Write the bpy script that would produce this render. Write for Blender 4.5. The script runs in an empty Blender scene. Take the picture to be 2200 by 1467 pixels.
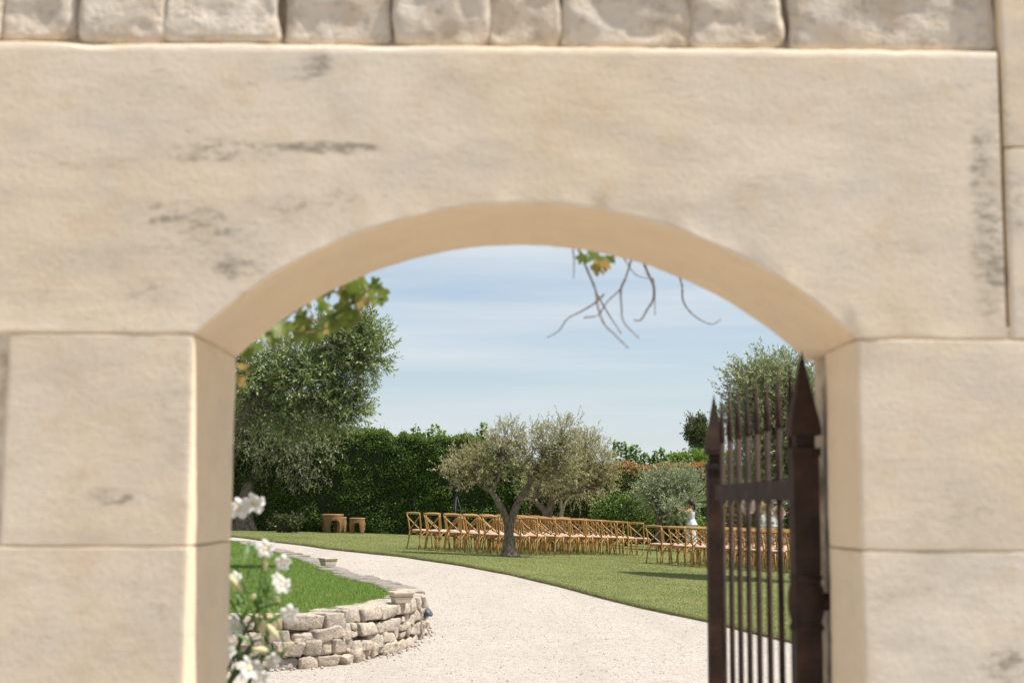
import bpy, bmesh, math, random
import numpy as np
from mathutils import Vector, Matrix, noise as mnoise

# ---------------------------------------------------------------- camera, sky, sun, exposure
S = bpy.context.scene
C = S.collection
R = math.radians
F = 3055.6                                   # focal length in photo pixels (50 mm lens, 2200 px wide)
EYE = Vector((0, 0, 1.66))
cam_d = bpy.data.cameras.new('camera'); cam = bpy.data.objects.new('camera', cam_d); C.objects.link(cam)
cam_d.lens = 50; cam_d.sensor_width = 36; cam_d.clip_end = 3000; cam_d.clip_start = 0.05
ROT = Matrix.Rotation(R(-0.75), 3, 'Z') @ Matrix.Rotation(R(90 + 6.43), 3, 'X') @ Matrix.Rotation(R(0.28), 3, 'Z')
cam.matrix_world = Matrix.Translation(EYE) @ ROT.to_4x4()
cam_d.dof.use_dof = True; cam_d.dof.focus_distance = 33; cam_d.dof.aperture_fstop = 4.0
S.camera = cam

SUN = Vector((0.468, -0.095, 0.876)).normalized()
W = bpy.data.worlds.new('World'); S.world = W; W.use_nodes = True
nt = W.node_tree; nt.nodes.clear()
sky = nt.nodes.new('ShaderNodeTexSky'); sky.sky_type = 'NISHITA'; sky.sun_disc = False
sky.sun_elevation = math.asin(SUN.z); sky.sun_rotation = math.atan2(SUN.x, SUN.y)
sky.air_density = 1.0; sky.dust_density = 0.7; sky.ozone_density = 3.0
tc = nt.nodes.new('ShaderNodeTexCoord'); mp = nt.nodes.new('ShaderNodeMapping')
mp.inputs['Scale'].default_value = (1.7, 1.7, 26); mp.inputs['Rotation'].default_value = (R(3), R(2), 0)
cn = nt.nodes.new('ShaderNodeTexNoise'); cn.inputs['Scale'].default_value = 1.0; cn.inputs['Detail'].default_value = 5; cn.inputs['Roughness'].default_value = 0.52
cr = nt.nodes.new('ShaderNodeValToRGB'); cr.color_ramp.elements[0].position = 0.42; cr.color_ramp.elements[1].position = 0.66
cr.color_ramp.elements[0].color = (0.36, 0.36, 0.36, 1); cr.color_ramp.elements[1].color = (0.95, 0.95, 0.95, 1)
mx = nt.nodes.new('ShaderNodeMix'); mx.data_type = 'RGBA'; mx.inputs[7].default_value = (5.5, 5.95, 6.3, 1)
bg = nt.nodes.new('ShaderNodeBackground'); bg.inputs['Strength'].default_value = 0.0705
wo = nt.nodes.new('ShaderNodeOutputWorld')
nt.links.new(tc.outputs['Generated'], mp.inputs['Vector']); nt.links.new(mp.outputs[0], cn.inputs['Vector'])
nt.links.new(cn.outputs['Fac'], cr.inputs[0]); nt.links.new(cr.outputs[0], mx.inputs[0])
nt.links.new(sky.outputs[0], mx.inputs[6]); nt.links.new(mx.outputs[2], bg.inputs['Color']); nt.links.new(bg.outputs[0], wo.inputs[0])

sun_d = bpy.data.lights.new('sun', 'SUN'); sun_d.energy = 4.2; sun_d.angle = R(0.55); sun_d.color = (1.0, 0.955, 0.89)
sun = bpy.data.objects.new('sun', sun_d); C.objects.link(sun); sun.rotation_euler = SUN.to_track_quat('Z', 'Y').to_euler(); sun.location = (10, -4, 20)

S.view_settings.view_transform = 'Standard'; S.view_settings.look = 'None'; S.view_settings.gamma = 1
S.view_settings.exposure = 0.90
S.render.engine = 'CYCLES'
S.cycles.use_denoising = True
S.cycles.max_bounces = 7; S.cycles.diffuse_bounces = 4; S.cycles.transparent_max_bounces = 8
S.cycles.sample_clamp_indirect = 8

# ---------------------------------------------------------------- helpers
rng = np.random.default_rng(7); random.seed(7)
def ray(px, py):
    return (ROT @ Vector(((px - 1100) / F, -(py - 733.5) / F, -1))).normalized()
def at(px, py, Y):                      # the point seen at a photo pixel, Y metres beyond the camera
    d = ray(px, py); return EYE + d * (Y / d.y)
def smooth(a, b, x):
    t = min(1, max(0, (x - a) / (b - a))); return t * t * (3 - 2 * t)
LX = [-12, -9, -4.5, -2.1, 0, 1, 3, 4.5, 6.6, 9]; LZ = [0.60, 0.58, 0.505, 0.425, 0.345, 0.31, 0.2, 0.115, 0.03, 0.0]
def lawn_level(x): return float(np.interp(x, LX, LZ))
def terrain(x, y):
    return smooth(12.5, 33, y) * lawn_level(x) + 0.015 * mnoise.noise((x * .3, y * .3, 0)) * smooth(14, 20, y)
def hit(px, py, zf=terrain):
    d = ray(px, py); t = 3.0
    while t < 140:
        p = EYE + d * t
        if p.z <= zf(p.x, p.y): return p
        t += 0.02
    return EYE + d * t
def new_obj(name, me, parent=None, mat=None, smooth_=False):
    o = bpy.data.objects.new(name, me); C.objects.link(o)
    if parent: o.parent = parent
    if mat: me.materials.clear(); me.materials.append(mat)
    if smooth_:
        me.polygons.foreach_set('use_smooth', np.ones(len(me.polygons), bool))
    return o
def np_mesh(name, V, Q, attr=None):
    V = np.asarray(V, np.float32); Q = np.asarray(Q, np.int32)
    me = bpy.data.meshes.new(name); n, k = Q.shape
    me.vertices.add(len(V)); me.vertices.foreach_set('co', V.ravel())
    me.loops.add(n * k); me.loops.foreach_set('vertex_index', Q.ravel())
    me.polygons.add(n); me.polygons.foreach_set('loop_start', np.arange(n, dtype=np.int32) * k)
    if attr is not None:
        a = me.attributes.new('rnd', 'FLOAT', 'POINT'); a.data.foreach_set('value', np.asarray(attr, np.float32))
    me.update(calc_edges=True)
    return me
class MB:
    def __init__(s): s.v = []; s.f = []
    def add(s, v, f):
        n = len(s.v); s.v += [tuple(p) for p in v]; s.f += [tuple(i + n for i in q) for q in f]; return s
    def tube(s, pts, rad, sides=6, cap=True):
        pts = [Vector(p) for p in pts]; n = len(pts)
        if not hasattr(rad, '__len__'): rad = [rad] * n
        v = []; f = []; ref = None
        for i, p in enumerate(pts):
            t = (pts[min(i + 1, n - 1)] - pts[max(i - 1, 0)]).normalized()
            if ref is None: ref = t.orthogonal().normalized()
            ref = (ref - t * ref.dot(t)); ref = ref.normalized() if ref.length > 1e-6 else t.orthogonal().normalized()
            b = t.cross(ref)
            for k in range(sides):
                a = 2 * math.pi * k / sides
                v.append(p + (ref * math.cos(a) + b * math.sin(a)) * rad[i])
        for i in range(n - 1):
            for k in range(sides):
                k2 = (k + 1) % sides
                f.append((i * sides + k, i * sides + k2, (i + 1) * sides + k2, (i + 1) * sides + k))
        if cap:
            f.append(tuple(range(sides))[::-1]); f.append(tuple((n - 1) * sides + k for k in range(sides)))
        return s.add(v, f)
    def box(s, c, h, M=None):
        v = [Vector((x * h[0], y * h[1], z * h[2])) for x in (-1, 1) for y in (-1, 1) for z in (-1, 1)]
        if M: v = [M @ p for p in v]
        v = [p + Vector(c) for p in v]
        return s.add(v, [(0, 1, 3, 2), (4, 6, 7, 5), (0, 4, 5, 1), (2, 3, 7, 6), (0, 2, 6, 4), (1, 5, 7, 3)])
    def lathe(s, prof, c=(0, 0, 0), sides=16):
        v = []; f = []; n = len(prof)
        for r, z in prof:
            for k in range(sides):
                a = 2 * math.pi * k / sides; v.append((c[0] + r * math.cos(a), c[1] + r * math.sin(a), c[2] + z))
        for i in range(n - 1):
            for k in range(sides):
                k2 = (k + 1) % sides; f.append((i * sides + k, i * sides + k2, (i + 1) * sides + k2, (i + 1) * sides + k))
        f.append(tuple(range(sides))[::-1]); f.append(tuple((n - 1) * sides + k for k in range(sides)))
        return s.add(v, f)
    def mesh(s, name):
        me = bpy.data.meshes.new(name); me.from_pydata(s.v, [], s.f); me.update()
        return me
    def build(s, name, mat, parent=None, smooth_=True):
        return new_obj(name, s.mesh(name), parent, mat, smooth_)
def tag(o, label=None, cat=None, group=None, kind=None):
    if label: o['label'] = label
    if cat: o['category'] = cat
    if group: o['group'] = group
    if kind: o['kind'] = kind
    return o
def empty(name, loc, rz=0):
    o = bpy.data.objects.new(name, None); C.objects.link(o); o.location = loc; o.rotation_euler = (0, 0, rz); o.empty_display_size = 0.1
    return o
def keep(o, parent):                     # parent without moving (parents only translate / turn about z)
    M = Matrix.Translation(parent.location) @ Matrix.Rotation(parent.rotation_euler.z, 4, 'Z')
    o.parent = parent; o.matrix_parent_inverse = M.inverted()
    return o
def spline(pts, n=5):                    # Catmull-Rom through points (any dimension)
    P = [np.array(p, float) for p in pts]; out = []
    P = [2 * P[0] - P[1]] + P + [2 * P[-1] - P[-2]]
    for i in range(1, len(P) - 2):
        for k in range(n):
            t = k / n
            out.append(0.5 * ((2 * P[i]) + (-P[i-1] + P[i+1]) * t + (2*P[i-1] - 5*P[i] + 4*P[i+1] - P[i+2]) * t*t + (-P[i-1] + 3*P[i] - 3*P[i+1] + P[i+2]) * t**3))
    out.append(P[-2]); return out

# ---------------------------------------------------------------- materials
class NT:
    def __init__(s, name):
        s.m = bpy.data.materials.new(name); s.m.use_nodes = True; s.t = s.m.node_tree; s.t.nodes.clear()
        s.out = s.t.nodes.new('ShaderNodeOutputMaterial')
    def n(s, typ, **kw):
        nd = s.t.nodes.new('ShaderNode' + typ)
        for k, v in kw.items(): setattr(nd, k, v)
        return nd
    def l(s, a, b): s.t.links.new(a, b)
    def setin(s, sock, v):
        if hasattr(v, 'is_linked') or hasattr(v, 'links'): s.l(v, sock)
        else: sock.default_value = v
    def pos(s, scale=(1, 1, 1), rand=0.0, coord='pos'):
        if coord == 'pos': p = s.n('NewGeometry').outputs['Position']
        else: p = s.n('TexCoord').outputs['Object']
        if rand:
            oi = s.n('ObjectInfo'); a = s.n('VectorMath', operation='SCALE'); a.inputs[0].default_value = (1, 1.7, 2.3)
            m_ = s.n('Math', operation='MULTIPLY'); s.l(oi.outputs['Random'], m_.inputs[0]); m_.inputs[1].default_value = rand
            s.l(m_.outputs[0], a.inputs['Scale']); b = s.n('VectorMath', operation='ADD'); s.l(p, b.inputs[0]); s.l(a.outputs[0], b.inputs[1]); p = b.outputs[0]
        if scale != (1, 1, 1):
            q = s.n('VectorMath', operation='MULTIPLY'); s.l(p, q.inputs[0]); q.inputs[1].default_value = scale; p = q.outputs[0]
        return p
    def noise(s, p, scale, detail=4, rough=0.55):
        nd = s.n('TexNoise'); s.l(p, nd.inputs['Vector']); nd.inputs['Scale'].default_value = scale
        nd.inputs['Detail'].default_value = detail; nd.inputs['Roughness'].default_value = rough
        return nd.outputs['Fac']
    def ramp(s, fac, stops):
        nd = s.n('ValToRGB'); el = nd.color_ramp.elements
        while len(el) < len(stops): el.new(0.5)
        for e, (p, c) in zip(el, stops):
            e.position = p; e.color = (c, c, c, 1) if not hasattr(c, '__len__') else (*c, 1)
        s.l(fac, nd.inputs[0]); return nd.outputs[0]
    def mix(s, fac, a, b, mode='MIX'):
        nd = s.n('Mix', data_type='RGBA', blend_type=mode)
        s.setin(nd.inputs[0], fac)
        for i, v in ((6, a), (7, b)):
            if hasattr(v, '__len__') and not hasattr(v, 'links'): nd.inputs[i].default_value = (*v, 1)
            else: s.l(v, nd.inputs[i])
        return nd.outputs[2]
    def math(s, op, a, b=0.0, clamp=False):
        nd = s.n('Math', operation=op, use_clamp=clamp); s.setin(nd.inputs[0], a); s.setin(nd.inputs[1], b); return nd.outputs[0]
    def bump(s, h, strength=0.5, dist=0.01):
        nd = s.n('Bump'); nd.inputs['Strength'].default_value = strength; nd.inputs['Distance'].default_value = dist; s.l(h, nd.inputs['Height']); return nd.outputs[0]
    def bsdf(s, col, rough=0.8, normal=None, metal=0.0, spec=0.3):
        b = s.n('BsdfPrincipled'); s.setin(b.inputs['Base Color'], (*col, 1) if isinstance(col, tuple) else col)
        s.setin(b.inputs['Roughness'], rough); b.inputs['Metallic'].default_value = metal; b.inputs['Specular IOR Level'].default_value = spec
        if normal: s.l(normal, b.inputs['Normal'])
        return b.outputs[0]
    def end(s, sh): s.l(sh, s.out.inputs[0]); return s.m
    def attr(s): nd = s.n('Attribute', attribute_name='rnd'); return nd.outputs['Fac']

def wall_pt(px, py): return at(px, py, 3.2)

def mat_limestone(name, spots, grey=0.25, warm=0.0):
    t = NT(name); p = t.pos(rand=9)
    big = t.noise(p, 1.3, 5); streak = t.noise(t.pos((3.2, 3.2, 11), rand=5), 1.0, 8, 0.66); mid = t.noise(p, 9, 7, 0.66); grain = t.noise(p, 70, 5, 0.7); blot = t.noise(t.pos((1, 1, 1.9), rand=7), 4.5, 7, 0.68)
    col = t.ramp(big, [(0.3, (0.69, 0.555, 0.40)), (0.52, (0.72, 0.61, 0.475)), (0.72, (0.73, 0.64, 0.525))])
    col = t.mix(t.math('MULTIPLY', t.ramp(blot, [(0.46, 0.0), (0.66, 1.0)]), 0.55), col, (0.57, 0.51, 0.435))
    col = t.mix(t.math('MULTIPLY', t.ramp(blot, [(0.28, 1.0), (0.44, 0.0)]), 0.45), col, (0.75, 0.665, 0.555))
    col = t.mix(t.math('MULTIPLY', t.ramp(streak, [(0.50, 0.0), (0.68, 1.0)]), grey * 1.4), col, (0.48, 0.42, 0.34))
    col = t.mix(t.math('MULTIPLY', t.ramp(mid, [(0.52, 0.0), (0.70, 1.0)]), 0.42), col, (0.60, 0.44, 0.28))
    col = t.mix(t.math('MULTIPLY', t.ramp(grain, [(0.55, 0.0), (0.75, 1.0)]), 0.3), col, (0.44, 0.37, 0.28))
    # scattered pits and lichen
    fine = t.noise(t.pos((1, 1, 2.4), rand=3), 16, 8, 0.72)
    pits = t.ramp(fine, [(0.60, 0.0), (0.72, 1.0)])
    col = t.mix(t.math('MULTIPLY', pits, 0.42), col, (0.34, 0.28, 0.20))
    h = t.math('ADD', t.math('MULTIPLY', streak, 0.45), t.math('MULTIPLY', mid, 0.22))
    h = t.math('SUBTRACT', h, t.math('MULTIPLY', pits, 0.35))
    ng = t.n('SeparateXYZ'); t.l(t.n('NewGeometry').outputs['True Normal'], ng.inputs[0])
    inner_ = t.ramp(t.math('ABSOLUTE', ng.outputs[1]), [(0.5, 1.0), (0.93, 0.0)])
    col = t.mix(t.math('MULTIPLY', inner_, 0.48), col, (0.82, 0.64, 0.42))  # warm bounced light on reveals and soffit put into the colour, by face normal
    if spots:
        gp = t.n('NewGeometry').outputs['Position']; acc = None
        for (px, py, rx, ry, st) in spots:
            c = wall_pt(px, py); k = 3.2 / F
            a = t.n('VectorMath', operation='SUBTRACT'); t.l(gp, a.inputs[0]); a.inputs[1].default_value = c
            b = t.n('VectorMath', operation='MULTIPLY'); t.l(a.outputs[0], b.inputs[0]); b.inputs[1].default_value = (1 / (rx * k), 0.02, 1 / (ry * k))
            d = t.n('VectorMath', operation='LENGTH'); t.l(b.outputs[0], d.inputs[0])
            m = t.math('MULTIPLY', t.ramp(d.outputs['Value'], [(0.0, 1.0), (0.55, 0.75), (1.0, 0.0)]), st)
            acc = m if acc is None else t.math('MAXIMUM', acc, m)
        lf = t.noise(t.pos((1, 1, 2.2)), 24, 8, 0.75)
        lm = t.ramp(t.math('ADD', lf, t.math('MULTIPLY', acc, 0.20)), [(0.58, 0.0), (0.72, 1.0)])
        lm = t.math('MULTIPLY', lm, t.math('MINIMUM', t.math('MULTIPLY', acc, 2.0), 1.0))
        col = t.mix(t.math('MULTIPLY', acc, t.ramp(mid, [(0.35, 0.1), (0.6, 0.75)])), col, (0.45, 0.405, 0.335))
        col = t.mix(t.math('MULTIPLY', lm, 0.68), col, (0.19, 0.165, 0.12))
    return t.end(t.bsdf(col, 0.9, t.bump(t.math('ADD', h, t.math('MULTIPLY', grain, 0.3)), 0.42, 0.011), spec=0.15))

SPOTS = [(700, 318, 150, 20, 1.0), (470, 325, 190, 42, 0.6), (400, 470, 170, 55, 0.55), (510, 578, 70, 36, 0.8), (430, 520, 230, 110, 0.35),
         (678, 140, 50, 42, 0.75), (330, 620, 150, 40, 0.35), (2120, 470, 55, 300, 0.62), (2140, 585, 36, 60, 0.9), (2150, 250, 40, 130, 0.5),
         (240, 1065, 70, 30, 0.7), (130, 350, 190, 26, 0.3), (2160, 1430, 70, 60, 0.7), (1500, 330, 120, 60, 0.22), (2180, 420, 40, 120, 0.5),
         (350, 470, 60, 26, .7), (470, 500, 90, 24, .55), (620, 440, 160, 30, .45), (740, 420, 60, 60, .4), (640, 160, 80, 30, .4), (300, 200, 160, 40, .28), (1000, 170, 200, 30, .22), (1620, 400, 150, 40, .25), (1900, 540, 140, 40, .28), (2110, 350, 40, 120, .7), (200, 560, 180, 40, .35), (90, 640, 120, 30, .3), (2050, 1100, 150, 110, .3), (1980, 1300, 160, 120, .25), (330, 1300, 110, 160, .25), (380, 900, 50, 200, .3), (170, 800, 130, 60, .22)]
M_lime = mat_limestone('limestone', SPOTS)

def mat_rubble(name, c0, c1, c2, bump=0.02, sc=1.0, lichen=(0.30, 0.27, 0.22), lam=0.5):
    t = NT(name); p = t.pos(rand=13); oi = t.n('ObjectInfo').outputs['Random']
    a = t.noise(p, 6 * sc, 7, 0.62); b = t.noise(p, 26 * sc, 6, 0.7); g = t.noise(p, 120 * sc, 3, 0.6)
    col = t.ramp(a, [(0.28, c0), (0.5, c1), (0.72, c2)])
    col = t.mix(t.math('MULTIPLY', t.ramp(oi, [(0.0, 0.0), (0.6, 0.15), (1.0, 0.9)]), 0.5), col, c0)
    l = t.ramp(b, [(0.51, 0.0), (0.65, 1.0)])
    col = t.mix(t.math('MULTIPLY', l, lam), col, lichen)
    col = t.mix(t.math('MULTIPLY', t.ramp(a, [(0.55, 0.0), (0.75, 1.0)]), 0.35), col, (0.52, 0.36, 0.20))
    h = t.math('ADD', a, t.math('MULTIPLY', b, 0.5)); h = t.math('ADD', h, t.math('MULTIPLY', g, 0.12))
    return t.end(t.bsdf(col, 0.92, t.bump(h, 0.8, bump), spec=0.15))
M_rubble = mat_rubble('rubble_stone', (0.56, 0.45, 0.32), (0.63, 0.56, 0.475), (0.56, 0.46, 0.35), 0.03, 0.9, (0.30, 0.25, 0.19), 0.55)
M_dry = mat_rubble('drystone', (0.30, 0.27, 0.235), (0.44, 0.37, 0.295), (0.54, 0.465, 0.375), 0.03, 1.5, (0.11, 0.095, 0.08), 0.8)
M_drytan = mat_rubble('drystone_tan', (0.34, 0.255, 0.155), (0.40, 0.31, 0.2), (0.46, 0.38, 0.27), 0.02, 1.6, (0.2, 0.17, 0.13), 0.5)
M_tufa = mat_rubble('tufa', (0.42, 0.34, 0.255), (0.52, 0.44, 0.35), (0.58, 0.50, 0.41), 0.05, 1.8, (0.2, 0.15, 0.11), 0.6)
M_cap = mat_rubble('cap_stone', (0.19, 0.172, 0.152), (0.26, 0.232, 0.20), (0.33, 0.295, 0.255), 0.04, 1.4, (0.09, 0.08, 0.07), 0.75)
t = NT('mortar'); n_ = t.noise(t.pos(), 25, 6, 0.7)
M_mortar = t.end(t.bsdf(t.ramp(n_, [(0.3, (0.30, 0.225, 0.145)), (0.62, (0.55, 0.45, 0.33))]), 0.95, t.bump(n_, 0.8, 0.02), spec=0.1))

t = NT('pointing'); n_ = t.noise(t.pos(), 9, 5, 0.7)
M_point = t.end(t.bsdf(t.ramp(n_, [(0.34, (0.34, 0.26, 0.18)), (0.50, (0.56, 0.46, 0.34)), (0.62, (0.68, 0.60, 0.49))]), 0.95, spec=0.1))
t = NT('gravel'); p = t.pos()
vo = t.n('TexVoronoi'); vo.inputs['Scale'].default_value = 75; t.l(p, vo.inputs['Vector'])
vo2 = t.n('TexVoronoi'); vo2.inputs['Scale'].default_value = 34; t.l(p, vo2.inputs['Vector'])
sep = t.n('SeparateColor'); t.l(vo.outputs['Color'], sep.inputs[0]); sep2 = t.n('SeparateColor'); t.l(vo2.outputs['Color'], sep2.inputs[0])
big = t.noise(p, 0.5, 5); med = t.noise(p, 3.0, 5)
col = t.ramp(sep.outputs[0], [(0.0, (0.138, 0.100, 0.071)), (0.13, (0.310, 0.266, 0.223)), (0.5, (0.422, 0.381, 0.335)), (1.0, (0.499, 0.468, 0.424))])
col2 = t.ramp(sep2.outputs[0], [(0.0, (0.120, 0.087, 0.064)), (0.10, (0.335, 0.289, 0.241)), (1.0, (0.470, 0.433, 0.388))])
col = t.mix(0.45, col, col2)
col = t.mix(t.math('MULTIPLY', t.ramp(big, [(0.4, 0.0), (0.7, 1.0)]), 0.35), col, (0.345, 0.293, 0.241))
col = t.mix(t.math('MULTIPLY', t.ramp(med, [(0.5, 0.0), (0.75, 1.0)]), 0.25), col, (0.482, 0.447, 0.402))
trk = t.noise(t.pos((1.5, 0.22, 1)), 1.0, 4, 0.55)
col = t.mix(t.math('MULTIPLY', t.ramp(trk, [(0.5, 0.0), (0.66, 1.0)]), 0.35), col, (0.327, 0.284, 0.237))
lit_ = t.noise(p, 55, 2, 0.5)
col = t.mix(t.math('MULTIPLY', t.ramp(lit_, [(0.70, 0.0), (0.74, 1.0)]), 0.45), col, (0.155, 0.105, 0.066))
h = t.math('ADD', t.math('MULTIPLY', vo.outputs['Distance'], -0.8), t.math('MULTIPLY', vo2.outputs['Distance'], -0.7))
M_gravel = t.end(t.bsdf(col, 0.95, t.bump(h, 0.9, 0.012), spec=0.15))

t = NT('soil'); n_ = t.noise(t.pos(), 30, 5)
M_soil = t.end(t.bsdf(t.ramp(n_, [(0.3, (0.26, 0.17, 0.11)), (0.7, (0.42, 0.31, 0.22))]), 0.95, t.bump(n_, 0.7, 0.02), spec=0.1))

def mat_turf(name, c0, c1, c2):
    t = NT(name); p = t.pos(); a = t.noise(p, 0.9, 5); b = t.noise(p, 14, 5, 0.65)
    col = t.mix(0.5, t.ramp(a, [(0.3, c0), (0.55, c1), (0.75, c2)]), t.ramp(b, [(0.3, c0), (0.7, c2)]))
    return t.end(t.bsdf(col, 0.95, t.bump(b, 0.8, 0.03), spec=0.1))
M_lawn = mat_turf('lawn_turf', (0.11, 0.133, 0.041), (0.155, 0.172, 0.06), (0.22, 0.212, 0.09))
M_islandturf = mat_turf('island_turf', (0.06, 0.10, 0.018), (0.09, 0.145, 0.028), (0.14, 0.19, 0.05))

def mat_leaf(name, stops, trans=0.3, rough=0.55, spec=0.3, patch=None):
    t = NT(name); col = t.ramp(t.attr(), stops)
    if patch:
        a = t.noise(t.pos(), patch[0], 5); col = t.mix(t.math('MULTIPLY', t.ramp(a, [(0.42, 0.0), (0.62, 1.0)]), patch[2]), col, patch[1])
    b = t.bsdf(col, rough, spec=spec)
    tr = t.n('BsdfTranslucent'); t.l(t.mix(0.35, col, (0.30, 0.42, 0.05), 'MIX'), tr.inputs['Color'])
    m = t.n('MixShader'); m.inputs[0].default_value = trans; t.l(b, m.inputs[1]); t.l(tr.outputs[0], m.inputs[2])
    return t.end(m.outputs[0])
M_grass = mat_leaf('grass_blades', [(0.0, (0.103, 0.139, 0.036)), (0.45, (0.168, 0.204, 0.068)), (0.8, (0.241, 0.257, 0.108)), (1.0, (0.378, 0.339, 0.198))], 0.3, 0.6, 0.15, (0.45, (0.33, 0.30, 0.135), 0.65))
M_grass2 = mat_leaf('lush_blades', [(0.0, (0.096, 0.191, 0.028)), (0.5, (0.176, 0.292, 0.050)), (0.9, (0.284, 0.381, 0.110)), (1.0, (0.522, 0.493, 0.264))], 0.35, 0.55, 0.15, (1.6, (0.24, 0.29, 0.085), 0.55))
M_olive = mat_leaf('olive_leaf', [(0.0, (0.202, 0.184, 0.087)), (0.4, (0.321, 0.290, 0.143)), (0.72, (0.451, 0.401, 0.226)), (1.0, (0.602, 0.557, 0.369))], 0.3, 0.5, 0.3)
M_olive_far = mat_leaf('olive_leaf_silver', [(0.0, (0.138, 0.178, 0.094)), (0.5, (0.276, 0.322, 0.182)), (0.8, (0.437, 0.471, 0.308)), (1.0, (0.632, 0.644, 0.473))], 0.22, 0.5, 0.3)
M_olive_green = mat_leaf('olive_leaf_green', [(0.0, (0.065, 0.102, 0.034)), (0.5, (0.151, 0.218, 0.072)), (0.8, (0.331, 0.386, 0.170)), (1.0, (0.700, 0.699, 0.454))], 0.3, 0.4, 0.4)
M_olive_sage = mat_leaf('olive_leaf_sage', [(0.0, (0.088, 0.109, 0.046)), (0.4, (0.206, 0.230, 0.109)), (0.75, (0.388, 0.403, 0.218)), (1.0, (0.650, 0.640, 0.414))], 0.22, 0.45, 0.35)
M_laurel = mat_leaf('laurel_leaf', [(0.0, (0.040, 0.075, 0.018)), (0.5, (0.081, 0.138, 0.030)), (0.8, (0.149, 0.218, 0.050)), (1.0, (0.310, 0.356, 0.110))], 0.2, 0.55, 0.2)
M_photinia = mat_leaf('photinia_leaf', [(0.0, (0.03, 0.05, 0.015)), (0.3, (0.085, 0.115, 0.03)), (0.55, (0.24, 0.235, 0.085)), (0.68, (0.42, 0.37, 0.18)), (0.78, (0.42, 0.22, 0.07)), (1.0, (0.40, 0.13, 0.055))], 0.25, 0.4, 0.4)
M_bright = mat_leaf('bright_leaf', [(0.0, (0.07, 0.14, 0.02)), (0.5, (0.13, 0.235, 0.035)), (1.0, (0.24, 0.34, 0.07))], 0.35, 0.5, 0.3)
M_dark = mat_leaf('holm_leaf', [(0.0, (0.03, 0.04, 0.017)), (0.6, (0.07, 0.08, 0.035)), (1.0, (0.16, 0.16, 0.08))], 0.2, 0.45, 0.4)
def flat_leaf(name, col, col2, trans=0.35):
    t = NT(name); n_ = t.noise(t.pos(rand=5, coord='obj'), 18, 3); c = t.ramp(n_, [(0.3, col), (0.7, col2)])
    b = t.bsdf(c, 0.45, spec=0.4); tr = t.n('BsdfTranslucent'); t.l(c, tr.inputs['Color']); m = t.n('MixShader'); m.inputs[0].default_value = trans
    t.l(b, m.inputs[1]); t.l(tr.outputs[0], m.inputs[2]); return t.end(m.outputs[0])
M_vine = flat_leaf('vine_leaf', (0.075, 0.135, 0.018), (0.20, 0.23, 0.04), 0.45)
M_vine2 = flat_leaf('vine_leaf_gold', (0.30, 0.26, 0.05), (0.42, 0.27, 0.10), 0.45)
M_oleander = flat_leaf('shrub_leaf', (0.05, 0.11, 0.016), (0.11, 0.20, 0.035), 0.3)
M_bud = flat_leaf('bud', (0.55, 0.55, 0.30), (0.80, 0.74, 0.50), 0.3)
M_petal = flat_leaf('petal', (0.66, 0.65, 0.60), (0.80, 0.79, 0.76), 0.45)
M_throat = flat_leaf('throat', (0.78, 0.62, 0.32), (0.80, 0.72, 0.5), 0.2)

def mat_bark(name, c0, c1, sc=1.0):
    t = NT(name); a = t.noise(t.pos((1, 1, 0.35)), 22 * sc, 7, 0.65); b = t.noise(t.pos(), 5 * sc, 4)
    col = t.mix(t.math('MULTIPLY', b, 0.5), t.ramp(a, [(0.36, c0), (0.64, c1)]), (0.19, 0.16, 0.13))
    return t.end(t.bsdf(col, 0.9, t.bump(a, 1.0, 0.03), spec=0.15))
M_bark = mat_bark('olive_bark', (0.035, 0.026, 0.02), (0.25, 0.20, 0.155))
M_bark_pale = mat_bark('pale_bark', (0.24, 0.19, 0.145), (0.48, 0.41, 0.33))
M_twig = mat_bark('twig_bark', (0.13, 0.085, 0.05), (0.27, 0.19, 0.12))
M_twig_grey = mat_bark('twig_grey', (0.16, 0.15, 0.15), (0.30, 0.27, 0.25))

t = NT('rusty_iron'); p = t.pos(); a = t.noise(p, 9, 6, 0.65); g = t.noise(p, 90, 4)
M_iron = t.end(t.bsdf(t.mix(t.math('MULTIPLY', g, 0.4), t.ramp(a, [(0.35, (0.026, 0.017, 0.013)), (0.55, (0.054, 0.030, 0.021)), (0.75, (0.11, 0.053, 0.034))]), (0.025, 0.02, 0.018)), 0.8, t.bump(g, 0.5, 0.002), spec=0.2))

t = NT('chair_wood'); p = t.pos(coord='obj'); a = t.noise(t.pos((3, 3, 30), rand=20, coord='obj'), 4, 5); oi = t.n('ObjectInfo').outputs['Random']
col = t.ramp(a, [(0.3, (0.31, 0.165, 0.048)), (0.7, (0.43, 0.24, 0.078))]); col = t.mix(t.math('MULTIPLY', oi, 0.35), col, (0.40, 0.22, 0.075))
M_wood = t.end(t.bsdf(col, 0.42, t.bump(a, 0.2, 0.002), spec=0.4))
t = NT('seat_cushion'); a = t.noise(t.pos(coord='obj'), 90, 3)
M_seat = t.end(t.bsdf(t.ramp(a, [(0.3, (0.40, 0.27, 0.18)), (0.7, (0.48, 0.335, 0.235))]), 0.85, t.bump(a, 0.4, 0.004), spec=0.15))
t = NT('coiled_rope'); a = t.noise(t.pos((1, 1, 5), coord='obj'), 40, 4)
M_rope = t.end(t.bsdf(t.ramp(a, [(0.3, (0.20, 0.115, 0.05)), (0.7, (0.40, 0.255, 0.125))]), 0.85, t.bump(a, 0.7, 0.006), spec=0.15))
t = NT('pot_stone'); a = t.noise(t.pos(coord='obj'), 14, 6)
M_pot = t.end(t.bsdf(t.ramp(a, [(0.3, (0.46, 0.40, 0.29)), (0.7, (0.58, 0.52, 0.40))]), 0.85, t.bump(a, 0.4, 0.01), spec=0.2))
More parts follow.
